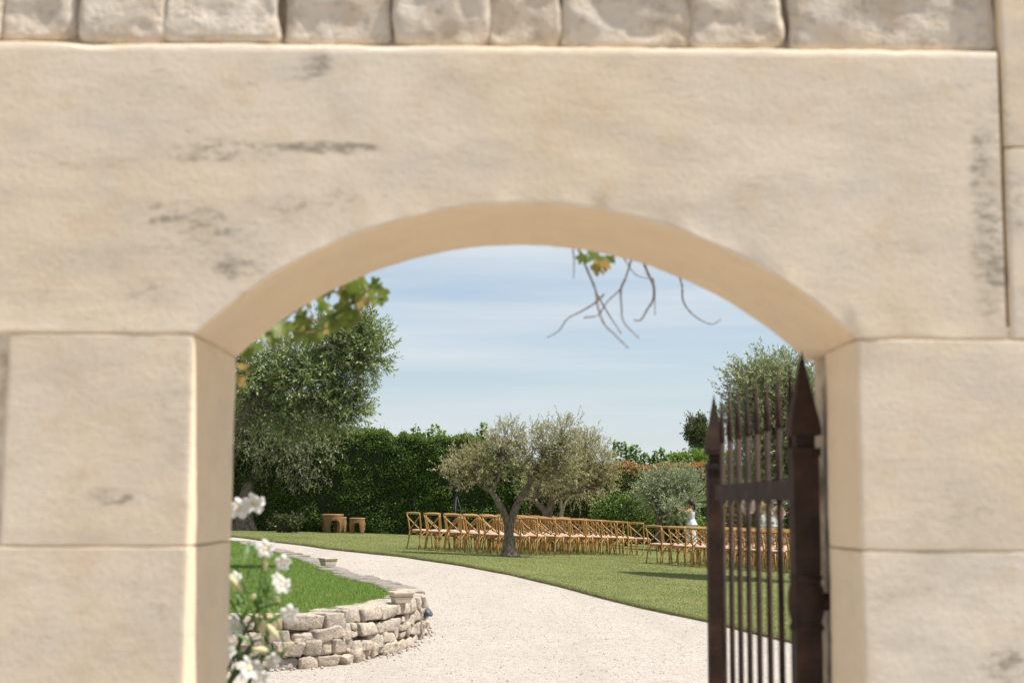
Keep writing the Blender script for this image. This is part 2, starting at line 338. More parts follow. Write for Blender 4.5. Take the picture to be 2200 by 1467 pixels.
def plain(name, c, rough=0.6, metal=0.0, sc=20):
    t = NT(name); a = t.noise(t.pos(coord='obj'), sc, 4); c2 = tuple(x * 0.78 for x in c)
    return t.end(t.bsdf(t.ramp(a, [(0.3, c2), (0.7, c)]), rough, metal=metal))
M_black = plain('black_metal', (0.022, 0.024, 0.03), 0.45)
M_lamp = plain('lamp_grey', (0.10, 0.115, 0.13), 0.45)
M_skin = plain('skin', (0.40, 0.22, 0.14), 0.55, sc=6); M_hair = plain('hair', (0.035, 0.02, 0.013), 0.5); M_dress = plain('white_dress', (0.60, 0.63, 0.64), 0.85, sc=9)
M_paper = {k: plain('paper_' + k, c, 0.85, sc=8) for k, c in dict(white=(0.80, 0.79, 0.80), blush=(0.80, 0.66, 0.63), peach=(0.80, 0.52, 0.40), cream=(0.78, 0.66, 0.44)).items()}
M_green_pot = plain('dark_green', (0.02, 0.09, 0.06), 0.5)

# ---------------------------------------------------------------- ground and lawn
LE = [(505, 1154), (560, 1161), (600, 1166), (700, 1179), (800, 1190), (860, 1196), (1000, 1217), (1100, 1236), (1200, 1260), (1300, 1287), (1400, 1311), (1520, 1336), (1600, 1356), (1700, 1381)]
edge = [hit(*q) for q in LE]
ex = np.array([-60, -30, -16] + [e.x for e in edge] + [6.2, 9, 14, 60]); ey = np.array([edge[0].y + 9, edge[0].y + 5, edge[0].y + 3.2] + [e.y for e in edge] + [13.2, 11.5, 10.5, 10])
def edge_y(x): return float(np.interp(x, ex, ey)) + 0.05 * mnoise.noise((x * 1.7, 3, 0)) + 0.03 * mnoise.noise((x * 6, 9, 0))

xs = np.concatenate([np.linspace(-500, -20, 14), np.linspace(-18, 18, 73), np.linspace(20, 500, 14)])
ys = np.concatenate([np.linspace(-120, -5, 10), np.linspace(-4, 64, 137), np.linspace(70, 900, 16)])
gv = [(x, y, terrain(x, y)) for y in ys for x in xs]; nx = len(xs)
gq = [(j * nx + i, j * nx + i + 1, (j + 1) * nx + i + 1, (j + 1) * nx + i) for j in range(len(ys) - 1) for i in range(nx - 1)]
tag(new_obj('ground', np_mesh('ground', gv, gq), None, M_gravel, True), 'pale cream gravel forecourt and drive', kind='structure')

lx = np.concatenate([np.linspace(-450, -75, 8), np.linspace(-60, -12, 13), np.linspace(-11.5, 11.5, 231), np.linspace(12, 60, 13), np.linspace(75, 450, 8)])
lt = np.concatenate([[0, 0.06], np.linspace(0.4, 20, 50), np.linspace(24, 60, 10), np.linspace(80, 800, 10)])
lv = []; lq = []
for t_ in lt:
    for x in lx:
        y = edge_y(x) + t_; lv.append((x, y, terrain(x, y) + 0.026))
nl = len(lx)
for j in range(len(lt) - 1):
    for i in range(nl - 1): lq.append((j * nl + i, j * nl + i + 1, (j + 1) * nl + i + 1, (j + 1) * nl + i))
lawn = tag(new_obj('lawn', np_mesh('lawn', lv, lq), None, M_lawn, True), 'wide sun-dried green lawn under the chairs', kind='structure')
sv = []; sq = []
for i, x in enumerate(lx):
    y = edge_y(x); z = terrain(x, y); sv += [(x, y - 0.035 + 0.02 * mnoise.noise((x * 9, 1, 1)), z - 0.03), (x, y + 0.004, z + 0.030)]
    if i: k = 2 * i; sq.append((k - 2, k, k + 1, k - 1))
new_obj('soil_edge', np_mesh('soil_edge', sv, sq), lawn, M_soil)

def blades(P, hgt, wid, lean):
    n = len(P); a = rng.uniform(0, 2 * np.pi, n); h = hgt * rng.uniform(0.5, 1.25, n); w = wid * rng.uniform(0.7, 1.3, n)
    d = np.stack([np.cos(a), np.sin(a), np.zeros(n)], 1); la = rng.uniform(0, 2 * np.pi, n); ln = rng.uniform(0.1, lean, n)[:, None] * h[:, None]
    tip = P + np.stack([np.cos(la), np.sin(la), np.zeros(n)], 1) * ln + np.stack([np.zeros(n), np.zeros(n), h], 1)
    V = np.empty((n, 3, 3)); V[:, 0] = P - d * w[:, None]; V[:, 1] = P + d * w[:, None]; V[:, 2] = tip
    return V.reshape(-1, 3), np.arange(3 * n).reshape(-1, 3), np.repeat(rng.random(n), 3)
# lawn blades where the arch lets one see them
N = 520000
yy = 15 + 39 * rng.random(N) ** 1.35; frac = rng.uniform(-0.195, 0.225, N); xx = yy * frac
ok = yy > np.interp(xx, ex, ey) + 0.0; xx, yy = xx[ok], yy[ok]
tz = np.array([terrain(x, y) for x, y in zip(xx, yy)]) + 0.023
V, Q, A = blades(np.stack([xx, yy, tz], 1), 0.023, 0.0045, 1.1)
tag(new_obj('lawn_grass', np_mesh('lawn_grass', V, Q, A), None, M_grass), 'short mown grass blades of the lawn', 'grass', kind='stuff')
ne = 26000
xe = rng.uniform(-8, 6, ne); yE = np.array([edge_y(x) for x in xe]) + np.abs(rng.normal(0, 0.06, ne)) - 0.045 - 0.03 * np.array([mnoise.noise((x * 3.3, 2, 7)) for x in xe])
ze = np.array([terrain(x, y) for x, y in zip(xe, yE)]) + 0.018
V, Q, A = blades(np.stack([xe, yE, ze], 1), 0.055, 0.005, 1.3)
tag(new_obj('edge_grass', np_mesh('edge_grass', V, Q, A), None, M_grass), 'shaggy fringe of grass along the gravel drive', 'grass', kind='stuff')

npb = 17000
yp = 4.2 + 31 * rng.random(npb) ** 1.5; xp = np.minimum(1, 0.45 + yp / 22) * rng.uniform(-5.5, 5.5, npb); okp = yp < np.interp(xp, ex, ey) - 0.08; xp, yp = xp[okp], yp[okp]; npb = len(xp)
rp = rng.uniform(0.003, 0.0085, npb) * rng.uniform(0.8, 1.3, npb); OC = np.array([(1, 0, 0), (0, 1, 0), (-1, 0, 0), (0, -1, 0), (0, 0, 1), (0, 0, -1)], float)
PV = (np.stack([xp, yp, np.array([terrain(x, y) for x, y in zip(xp, yp)]) + rp * .3], 1)[:, None] + OC[None] * rp[:, None, None] * rng.uniform(.6, 1.25, (npb, 6, 1))).reshape(-1, 3)
OF = np.array([(0, 1, 4), (1, 2, 4), (2, 3, 4), (3, 0, 4), (1, 0, 5), (2, 1, 5), (3, 2, 5), (0, 3, 5)]); PF = (np.arange(npb)[:, None, None] * 6 + OF[None]).reshape(-1, 3)
tag(new_obj('drive_gravel', np_mesh('drive_gravel', PV, PF), None, M_gravel), 'loose cream stones scattered over the gravel drive', 'gravel', kind='stuff')

# ---------------------------------------------------------------- raised island of grass with its dry-stone wall
def cap_z(x, y): return max(0.53, terrain(x, y) + 0.07)
OUT = [(515, 1327), (640, 1323), (720, 1318), (780, 1311), (840, 1302), (885, 1291), (912, 1279), (914, 1270), (897, 1262), (850, 1251), (795, 1238), (740, 1220), (695, 1203), (645, 1189), (600, 1178), (555, 1168), (515, 1160)]
op = [hit(*q, zf=cap_z) for q in OUT]
op = [Vector((-7.5, 11.9, 0)), Vector((-5.5, 12.6, 0)), Vector((-4.0, 13.25, 0))] + op + [Vector((op[-1].x - 3, op[-1].y + 2.5, 0))]
poly = [np.array(p) for p in spline([(p.x, p.y) for p in op], 10)]
L = [0.0]
for a, b in zip(poly, poly[1:]): L.append(L[-1] + float(np.linalg.norm(b - a)))
poly = np.array(poly); L = np.array(L)
def along(s):
    x = np.interp(s, L, poly[:, 0]); y = np.interp(s, L, poly[:, 1]); e = 0.12
    d = np.array([np.interp(s + e, L, poly[:, 0]) - np.interp(s - e, L, poly[:, 0]), np.interp(s + e, L, poly[:, 1]) - np.interp(s - e, L, poly[:, 1])]); d /= np.linalg.norm(d) + 1e-9
    return np.array([x, y]), d, np.array([d[1], -d[0]])         # point, tangent, outward normal
# which s is the rightmost tip
tip_s = float(L[np.argmax(poly[:, 0])]); front0 = float(L[np.argmin(np.abs(poly[:, 0] + 2.9) + (poly[:, 1] > 20) * 99)])
CAPW = 0.42
inner = []
for s in np.linspace(0, L[-1], 160):
    p, d, n = along(s); inner.append(p - n * (CAPW - 0.06))
inner = np.array(inner)
# turf: fill as strips toward a far-left spine
iv = []; iq = []; NS = 14
spine0 = np.array([-7.8, 13.5]); spine1 = np.array([inner[-1][0] - 1.5, inner[-1][1] + 0.3])
for i, p in enumerate(inner):
    u = np.clip((p[1] - 13) / (inner[-1][1] - 13), 0, 1); q = spine0 * (1 - u) + spine1 * u
    for k in range(NS):
        w = p * (1 - k / (NS - 1)) + q * (k / (NS - 1)); iv.append((w[0], w[1], cap_z(w[0], w[1]) - 0.035 + 0.02 * mnoise.noise((w[0], w[1], 5))))
for i in range(len(inner) - 1):
    for k in range(NS - 1): iq.append((i * NS + k, (i + 1) * NS + k, (i + 1) * NS + k + 1, i * NS + k + 1))
tag(new_obj('raised_lawn', np_mesh('raised_lawn', iv, iq), None, M_islandturf, True), 'raised lush green lawn inside the dry-stone wall', kind='structure')
IV = np.array(iv); cand = []
Qa = np.array(iq); c0, c1, c2, c3 = (IV[Qa[:, k]] for k in range(4))
ar = np.linalg.norm(np.cross(c2 - c0, c3 - c1), axis=1) * 0.5; dist = c0[:, 1]; vis = (c0[:, 0] / np.maximum(c0[:, 1], 1) > -0.20)
wgt = ar * np.where(dist < 20, 1.0, np.where(dist < 27, 0.55, 0.3)) * vis; pick = rng.choice(len(Qa), 130000, p=wgt / wgt.sum())
u = rng.random((130000, 1)); v = rng.random((130000, 1))
P = (c0[pick] * (1 - u) + c1[pick] * u) * (1 - v) + (c3[pick] * (1 - u) + c2[pick] * u) * v
V, Q, A = blades(P, 0.055, 0.0045, 0.9)
tag(new_obj('raised_grass', np_mesh('raised_grass', V, Q, A), None, M_grass2), 'lush green grass blades growing on the raised lawn', 'grass', kind='stuff')

_cube = {}
def cube_grid(n):
    if n in _cube: return _cube[n]
    idx = {}; V = []; Fq = []
    def vid(p):
        k = tuple(p)
        if k not in idx: idx[k] = len(V); V.append(k)
        return idx[k]
    for ax in range(3):
        for sgn in (0, n):
            for i in range(n):
                for j in range(n):
                    q = []
                    for a, b in ((i, j), (i + 1, j), (i + 1, j + 1), (i, j + 1)):
                        c = [0, 0, 0]; c[ax] = sgn; c[(ax + 1) % 3] = a; c[(ax + 2) % 3] = b; q.append(vid(c))
                    Fq.append(q if sgn else q[::-1])
    _cube[n] = (np.array(V, float) / n * 2 - 1, np.array(Fq)); return _cube[n]
def rock_mesh(name, h, r, amp, freq, n=4, warp=0.0, seed=0, soft=0.0):
    U, Q = cube_grid(n); h = np.array(h); rr = min(r, 0.95 * h.min())
    g = np.sign(U) * np.abs(U) ** 0.8; p = g * h
    if warp:
        w = np.random.default_rng(abs(int(seed))+1).uniform(-warp, warp, (8, 3)); f = (U + 1) / 2
        for k in range(8):
            b = [(k >> a) & 1 for a in range(3)]
            wt = np.prod([f[:, a] if b[a] else 1 - f[:, a] for a in range(3)], axis=0); p = p + wt[:, None] * w[k] * h
    hh = np.abs(p).max(axis=0); inn = np.clip(p, -(hh - rr), hh - rr); d = p - inn; ln = np.linalg.norm(d, axis=1, keepdims=True); ln[ln == 0] = 1
    nn = d / ln
    p = np.where(ln > rr, inn + nn * rr, p)
    if soft: p = p * (1 - soft) + soft * 1.16 * h * g / (np.linalg.norm(g, axis=1, keepdims=True) + 1e-9)
    for i in range(len(p)):
        q = Vector(p[i]) * freq + Vector((seed * 3.7, seed * 1.3, 0)); p[i] += nn[i] * amp * (mnoise.noise(q) + 0.5 * mnoise.noise(q * 2.3))
    return np_mesh(name, p, Q)

rw = tag(empty('retaining_wall', (0, 0, 0)), 'curved dry-stone wall holding the raised lawn beside the gravel drive', 'wall', kind='thing')
# packed earth core
cv = []; cq = []
ss = np.linspace(0, L[-1], 220)
for i, s in enumerate(ss):
    p, d, n = along(s); a = p - n * 0.13; b = p - n * (CAPW - 0.05); za = cap_z(*p) - 0.07; z0 = terrain(*p) - 0.15
    cv += [(a[0], a[1], z0), (a[0], a[1], za), (b[0], b[1], za), (b[0], b[1], z0)]
    if i:
        k = 4 * i
        for m in range(3): cq.append((k - 4 + m, k + m, k + m + 1, k - 4 + m + 1))
new_obj('earth_core', np_mesh('earth_core', cv, cq), rw, M_mortar)
def stone(name, s, zc, hl, hz, hd, mat, n=4, r=0.035, amp=0.012, freq=9, warp=0.22, proud=0.0, seed=0, tilt=0.05, soft=0.17):
    p, d, nrm = along(s); me = rock_mesh('stone', (hl, hd, hz), r, amp, freq, n, warp, seed, soft)
    o = new_obj('stone' if name is None else name, me, rw, mat, True); c = p - nrm * (hd - proud)
    o.location = (c[0], c[1], zc); rs = random.Random(seed)
    o.rotation_euler = (rs.uniform(-tilt, tilt), rs.uniform(-tilt, tilt), math.atan2(d[1], d[0]) + rs.uniform(-tilt, tilt))
    return o
k = 0; sF0 = front0; sF1 = tip_s + 1.0
s = sF0 - 1.2
while s < L[-1] - 0.3:                      # capping course
    near = s < sF1; ln_ = random.uniform(0.26, 0.52) if near else random.uniform(0.45, 0.8)
    p, d, n = along(s + ln_ / 2); zt = cap_z(*p); th = random.uniform(0.12, 0.16) if near else random.uniform(0.09, 0.12)
    mat = M_drytan if (near and k == 5) else (M_dry if near else M_cap)
    stone('cap_stone', s + ln_ / 2, zt - th / 2 + random.uniform(-0.008, 0.016), ln_ / 2 - 0.006, th / 2, CAPW / 2 + random.uniform(-0.02, 0.03), mat, 8 if near else 5, 0.032, 0.016, 9, 0.2, random.uniform(-0.03, 0.03), 100 + k, 0.035, 0.14)
    s += ln_; k += 1
for ci, (zb, hz) in enumerate([(0.265, 0.062), (0.145, 0.060), (0.03, 0.062)]):
    s = sF0 - 1.0 + 0.13 * ci
    while s < sF1 + 0.5:
        ln_ = random.choice((random.uniform(0.13, 0.2), random.uniform(0.24, 0.34), random.uniform(0.3, 0.46))); p, d, n = along(s + ln_ / 2); z0 = terrain(*p)
        top = cap_z(*p) - 0.14; span = top - z0
        zc = z0 + span * (0.83, 0.50, 0.17)[ci] + 0.018 * math.sin(s * 3.1 + ci * 2) + random.uniform(-0.014, 0.014); hh = span * 0.192 * random.uniform(0.85, 1.12)
        rough = ci == 2
        mat = M_tufa if rough and random.random() < 0.75 else (M_drytan if random.random() < 0.04 else M_dry)
        if ln_ < 0.2 and random.random() < 0.5 and not rough:
            for q in (-1, 1): stone(None, s + ln_ / 2, zc + q * hh * 0.52, ln_ / 2 - 0.005, hh * 0.46, 0.10, mat, 4, 0.025, 0.008, 14, 0.25, random.uniform(-0.015, 0.01), k * 2 + q)
        else:
            stone(None, s + ln_ / 2, zc, ln_ / 2 - 0.004, hh, 0.12, mat, 6, 0.055 if rough else 0.05, 0.032 if rough else 0.016, 12 if rough else 10, 0.36, random.uniform(-0.01, 0.035), k, 0.12)
        s += ln_; k += 1
# small pinning stones in the joints
for q in range(48):
    s = random.uniform(sF0 - 0.5, sF1); p, d, n = along(s); span = cap_z(*p) - 0.14 - terrain(*p)
    stone('pinning_stone', s, terrain(*p) + span * random.choice((0.0, 0.335, 0.665)) + 0.01, random.uniform(0.03, 0.06), random.uniform(0.015, 0.028), 0.06, M_tufa, 3, 0.02, 0.008, 20, 0.3, 0.0, 900 + q, 0.2)
# loose lumps along the foot
fv = []; fq = []
for q in range(240):
    s = random.uniform(sF0 - 0.5, sF1 + 2); p, d, n = along(s); off = abs(random.gauss(0, 0.12)) - 0.02; r_ = random.uniform(0.006, 0.022) * (1 if off < 0.1 else 0.6)
    c = p + n * off; U, Qc = cube_grid(2); w = np.array([random.uniform(0.7, 1.3) for _ in range(3)]); X = U / (np.linalg.norm(U, axis=1, keepdims=True) + 1e-9) * r_ * w * np.random.default_rng(q).uniform(0.8, 1.2, (len(U), 1))
    b = len(fv); fv += list(X + np.array([c[0], c[1], terrain(*c) + r_ * 0.3])); fq += (Qc + b).tolist()
tag(new_obj('loose_gravel', np_mesh('loose_gravel', fv, fq), None, M_gravel), 'loose pebbles lying along the foot of the dry-stone wall', 'gravel', kind='stuff')

# ---------------------------------------------------------------- gateway wall in front of the camera
YF, YB = 3.2, 3.72
gw = tag(empty('gateway_wall', (0, 0, 0)), 'pale limestone wall with a low arched gateway, rubble courses above', 'wall', kind='thing')
L0 = wall_pt(420, 720); R0 = wall_pt(1839, 726); AP = wall_pt(1130, 440)
xl, xr, zs, za = L0.x, R0.x, (L0.z + R0.z) / 2, AP.z
ch = (xr - xl) / 2; rise = za - zs; RA = (ch * ch + rise * rise) / (2 * rise); xm = (xl + xr) / 2; zcA = za - RA
def arch_z(x):
    d = RA * RA - (x - xm) ** 2; return max(zs, zcA + math.sqrt(max(d, 0))) if xl < x < xr else zs
ztop = wall_pt(1000, 97).z; xcr = wall_pt(2160, 500).x; xleft = -1.62
def swept(name, xs_, zbot, ztp, mat, ch_=0.0055):
    V = []; Fq = []
    rows = [0, 0.004, 0.01] + [None] * 8
    for x in xs_:
        zb = zbot(x) ; zt = ztp; e = 0.0022 * mnoise.noise((x * 14, 0, 2)) + 0.002 * mnoise.noise((x * 40, 3, 2)); c = ch_ * (1 + 0.8 * mnoise.noise((x * 9, 7, 7)))
        c = max(c, 0.0025); col_ = []
        q_ = max(0.25, 0.75 + 1.1 * mnoise.noise((x * 6, 2, 9)) + 0.5 * mnoise.noise((x * 23, 2, 3))); w_ = 0.005 * mnoise.noise((x * 4, 8, 1)); col_.append((YF + 0.018 * q_, zt + w_)); col_.append((YF + 0.005 * q_, zt + w_ - 0.004 * q_)); col_.append((YF, zt + w_ - 0.012 * q_)); col_.append((YF, zt - 0.024))
        for k in range(1, 9):
            f = k / 9; z = (zt - 0.022) * (1 - f) + (zb + c * 1.8) * f; col_.append((YF + 0.0025 * mnoise.noise((x * 5, z * 9, 0)), z))
        col_ += [(YF, zb + c * 1.8), (YF + e, zb + c), (YF + c * 0.3 + e, zb + c * 0.3 + e), (YF + c, zb + e), (YF + c * 1.8, zb + e)]
        for k in range(1, 6): col_.append((YF + (YB - YF) * k / 6, zb + 0.004 * mnoise.noise((x * 6, k, 4))))
        col_ += [(YB - c * 1.8, zb + e), (YB - c, zb + e), (YB - c * .3, zb + c * .3), (YB, zb + c), (YB, zt)]
        V += [(x, y, z) for y, z in col_]
    m = len(V) // len(xs_)
    for i in range(len(xs_) - 1):
        for k in range(m - 1): Fq.append((i * m + k, i * m + k + 1, (i + 1) * m + k + 1, (i + 1) * m + k))
        Fq.append((i * m + m - 1, i * m, (i + 1) * m, (i + 1) * m + m - 1))
    me = bpy.data.meshes.new(name); Fs = [tuple(q) for q in Fq] + [tuple(range(m))[::-1], tuple(range((len(xs_) - 1) * m, len(xs_) * m))]
    me.from_pydata(V, [], Fs); me.update(); o = new_obj(name, me, gw, mat, True)
    for q in (-1, -2): me.polygons[q].use_smooth = False
    return o
xs_ = sorted(set(np.round(np.concatenate([np.linspace(xleft, xl - 0.002, 12), np.linspace(xl, xr, 90), np.linspace(xr + 0.002, xcr - 0.016, 10), [xcr - 0.011, xcr - 0.0075, xcr - 0.006]]), 5)))
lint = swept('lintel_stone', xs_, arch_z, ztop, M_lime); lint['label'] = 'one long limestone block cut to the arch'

def ashlar(x0, x1, z0, z1, y0=YF, y1=YB, mat=None, r=0.010, name='jamb_stone', amp=0.0025, gap=0.0012, rv=(0.0075, 0.007, 0.0022)):
    x0 += gap; x1 -= gap; z0 += gap; z1 -= gap
    rv = np.array(rv)
    def loops(a, b, r):
        n = max(2, int((b - a) / 0.07)); return np.array([a, a + r * 0.35, a + r, a + r * 2.1] + list(np.linspace(a + r * 2.1, b - r * 2.1, n + 1)[1:-1]) + [b - r * 2.1, b - r, b - r * 0.35, b])
    ax = [loops(x0, x1, rv[0]), loops(y0, y1, rv[1]), loops(z0, z1, rv[2])]; lo = np.array([x0, y0, z0]); hi = np.array([x1, y1, z1])
    idx = {}; V = []; Fq = []
    def vid(k):
        if k not in idx: idx[k] = len(V); V.append([ax[a][k[a]] for a in range(3)])
        return idx[k]
    for a in range(3):
        b, c = (a + 1) % 3, (a + 2) % 3; nb, nc = len(ax[b]), len(ax[c])
        for side in (0, len(ax[a]) - 1):
            for i in range(nb - 1):
                for j in range(nc - 1):
                    q = []
                    for (bb, cc) in ((i, j), (i + 1, j), (i + 1, j + 1), (i, j + 1)):
                        k_ = [0, 0, 0]; k_[a] = side; k_[b] = bb; k_[c] = cc; q.append(vid(tuple(k_)))
                    Fq.append(q if side else q[::-1])
    P = np.array(V); sd = x0 * 7 + z0 * 3
    for i in range(len(P)):
        v = Vector(P[i]); rr = rv * max(0.45, 1 + 0.9 * mnoise.noise(v * 11 + Vector((sd, 0, 0))))
        inn = np.clip(P[i], lo + rr, hi - rr); d = (P[i] - inn) / rr; ln_ = np.linalg.norm(d)
        if ln_ > 0:
            u_ = d / ln_; P[i] = inn + u_ * rr * min(ln_, 1); P[i] += u_ * amp * (mnoise.noise(v * 7 + Vector((0, sd, 0))) + 0.5 * mnoise.noise(v * 19)) * (0 if abs(u_[2]) > .9 else 1)
    return new_obj(name, np_mesh(name, P, Fq), gw, mat or M_lime, True)
zj = wall_pt(300, 1174).z; zjr = wall_pt(1950, 1183).z; xgl = wall_pt(14, 760).x
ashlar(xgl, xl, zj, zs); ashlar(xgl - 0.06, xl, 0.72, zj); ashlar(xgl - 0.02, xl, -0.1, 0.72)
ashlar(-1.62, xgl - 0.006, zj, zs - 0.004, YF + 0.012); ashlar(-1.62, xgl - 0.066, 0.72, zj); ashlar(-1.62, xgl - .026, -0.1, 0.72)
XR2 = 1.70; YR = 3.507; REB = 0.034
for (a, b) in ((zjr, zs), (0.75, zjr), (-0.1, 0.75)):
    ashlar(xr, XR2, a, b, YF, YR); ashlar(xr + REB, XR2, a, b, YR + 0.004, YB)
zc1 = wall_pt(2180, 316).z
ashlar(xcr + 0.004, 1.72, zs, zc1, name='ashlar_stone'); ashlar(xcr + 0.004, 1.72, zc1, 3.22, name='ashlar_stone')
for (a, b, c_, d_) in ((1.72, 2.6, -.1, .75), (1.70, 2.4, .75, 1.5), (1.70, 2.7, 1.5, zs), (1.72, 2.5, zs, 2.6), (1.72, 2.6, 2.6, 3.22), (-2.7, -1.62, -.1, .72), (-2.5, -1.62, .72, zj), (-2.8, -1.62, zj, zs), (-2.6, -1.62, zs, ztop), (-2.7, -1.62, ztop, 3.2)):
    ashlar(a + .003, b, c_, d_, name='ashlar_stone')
# mortar bed behind the rubble courses
mb = MB(); mb.box(((xleft + xcr) / 2, (YF + 0.058 + YB) / 2, (ztop + 3.2) / 2), ((xcr - xleft) / 2 - 0.004, (YB - YF - 0.063) / 2, (3.2 - ztop) / 2))
mb.build('mortar', M_mortar, gw, False)
for (a, b, c_, d_) in ((-2.5, xl - 0.02, -0.1, zs + .03), (xr + 0.02, 2.4, -0.1, zs + .03), (xcr + .03, 2.4, zs, 3.15)):      # pointing, set back in the joints
    mb = MB(); mb.box(((a + b) / 2, (YF + YB) / 2, (c_ + d_) / 2), ((b - a) / 2, (YB - YF) / 2 - 0.0055, (d_ - c_) / 2)); mb.build('pointing', M_point, gw, False)
mb = MB(); mb.box((xcr, (YF + .06 + YB) / 2, (zs + 3.2) / 2), (0.02, (YB - YF - .07) / 2, (3.2 - zs) / 2 - .01)); mb.build('crack_fill', M_mortar, gw, False)
mv = []; mq = []; nxm = 160                  # lumpy bedding mortar along the top of the lintel
for i in range(nxm):
    x = xleft + (xcr - 0.01 - xleft) * i / (nxm - 1)
    for k in range(7):
        f = k / 6; mv.append((x, YF + 0.026 + 0.03 * f + 0.010 * mnoise.noise((x * 25, f * 4, 1)), ztop - 0.004 + 0.05 * f + 0.008 * mnoise.noise((x * 18, f * 3, 9)) * (1 - f)))
for i in range(nxm - 1):
    for k in range(6): mq.append((i * 7 + k, (i + 1) * 7 + k, (i + 1) * 7 + k + 1, i * 7 + k + 1))
new_obj('bedding_mortar', np_mesh('bedding_mortar', mv, mq), gw, M_mortar, True)
RUB = [(-190, -20, 80), (-8, 152, 80), (166, 342, 84), (352, 584, 86), (612, 830, 92), (840, 1046, 94), (1051, 1202, 95), (1211, 1482, 94), (1490, 1684, 92), (1706, 2138, 102)]
for i, (a, b, yb) in enumerate(RUB):
    p0 = wall_pt(a - 5, yb); p1 = wall_pt(b + 5, yb); hz = 0.085 if i != 9 else 0.10
    me = rock_mesh('rubble_stone', ((p1.x - p0.x) / 2, 0.085, hz), 0.024 if i == 9 else 0.036, 0.008, 13, 16, 0.04 if i == 9 else 0.11, 40 + i)
    o = new_obj('rubble_stone', me, gw, M_rubble, True); o.location = ((p0.x + p1.x) / 2, YF + 0.108 + random.uniform(-0.006, 0.01), max(p0.z, ztop + 0.004) + hz)
x = xleft
for row in range(3):
    x = xleft + 0.03; zc = ztop + 0.215 + row * 0.125
    while x < xcr - 0.15:
        w = random.uniform(0.16, 0.34); w = min(w, xcr - 0.01 - x)
        o = new_obj('rubble_stone', rock_mesh('rubble_stone', (w / 2 - 0.008, 0.085, 0.055), 0.03, 0.008, 15, 5, 0.1, int(x * 100) + row), gw, M_rubble, True)
        o.location = (x + w / 2, YF + 0.106, zc); x += w

# ---------------------------------------------------------------- iron gate, opened into the garden
hp = at(1728, 1078, 3.60); fp = at(1536, 1079, 5.06)
gate = tag(empty('iron_gate', (hp.x, hp.y, 0), math.atan2(fp.y - hp.y, fp.x - hp.x)), 'rusty brown wrought-iron gate with spear tips, swung open against the pillar', 'gate')
GL = math.hypot(fp.x - hp.x, fp.y - hp.y)
def stile(x, w, ztip, name):
    zb = ztip - 0.20
    m = MB(); m.box((x, 0, (0.05 + zb - 0.07) / 2 + 0.0), (w, w, (zb - 0.07 - 0.05) / 2)); st = m.build(name, M_iron, gate, False)
    m = MB(); m.box((x, 0, zb - 0.060), (w * 1.12, w * 1.12, 0.010)); m.box((x, 0, zb - 0.035), (w * 0.72, w * 0.72, 0.018)); m.build('collar', M_iron, st, False)
    m = MB(); a = w * 1.18
    v = [(x - a, -a, zb - 0.018), (x + a, -a, zb - 0.018), (x + a, a, zb - 0.018), (x - a, a, zb - 0.018), (x - a, -a, zb), (x + a, -a, zb), (x + a, a, zb), (x - a, a, zb), (x, 0, ztip)]
    m.add(v, [(3, 2, 1, 0), (0, 1, 5, 4), (1, 2, 6, 5), (2, 3, 7, 6), (3, 0, 4, 7), (4, 5, 8), (5, 6, 8), (6, 7, 8), (7, 4, 8)]); m.build('spear_tip', M_iron, st, False)
    return st
ZT = at(1722, 752, 3.60).z; ZR = at(1705, 1051, 3.63).z
stile(0, 0.0325, ZT, 'hinge_stile'); stile(GL, 0.027, ZT, 'end_stile')
for nm, z, hh in (('top_rail', ZR, 0.027), ('bottom_rail', 0.18, 0.029), ('lock_rail', 0.75, 0.025)):
    m = MB(); m.box((GL / 2, 0, z), (GL / 2 - 0.034, 0.009, hh)); m.build(nm, M_iron, gate, False)
for i in range(8):
    xk = GL * (i + 1) / 9.0 - 0.012; zt = ZT - 0.02
    m = MB(); m.tube([(xk, 0, 0.15), (xk, 0, zt - 0.16)], 0.0088, 8); pk = m.build('picket', M_iron, gate)
    m = MB(); m.tube([(xk, 0, zt - 0.165), (xk, 0, zt - 0.15), (xk, 0, zt - 0.12), (xk, 0, zt)], [0.0088, 0.0105, 0.0105, 0.001], 8); m.build('spear_tip', M_iron, pk)
m = MB(); zk = at(1738, 1292, 3.60).z
m.lathe([(0.034, -0.072), (0.042, -0.070), (0.044, -0.062), (0.041, -0.055)] + [(0.033 + 0.013 * math.cos(a_), 0.05 * math.sin(a_)) for a_ in np.linspace(-1.4, 1.4, 11)] + [(0.041, 0.054), (0.043, 0.06), (0.040, 0.066), (0.034, 0.068)], (0, 0, zk), 24); m.build('hinge_knuckle', M_iron, gate)
m = MB(); m.tube([(0, -0.03, zk), (0.0, -0.075, zk)], 0.022, 10); m.build('hinge_pin', M_iron, gate)
m = MB(); m.tube([(0, -0.03, 0.3), (0.0, -0.075, 0.3)], 0.022, 10); m.build('hinge_pin', M_iron, gate)

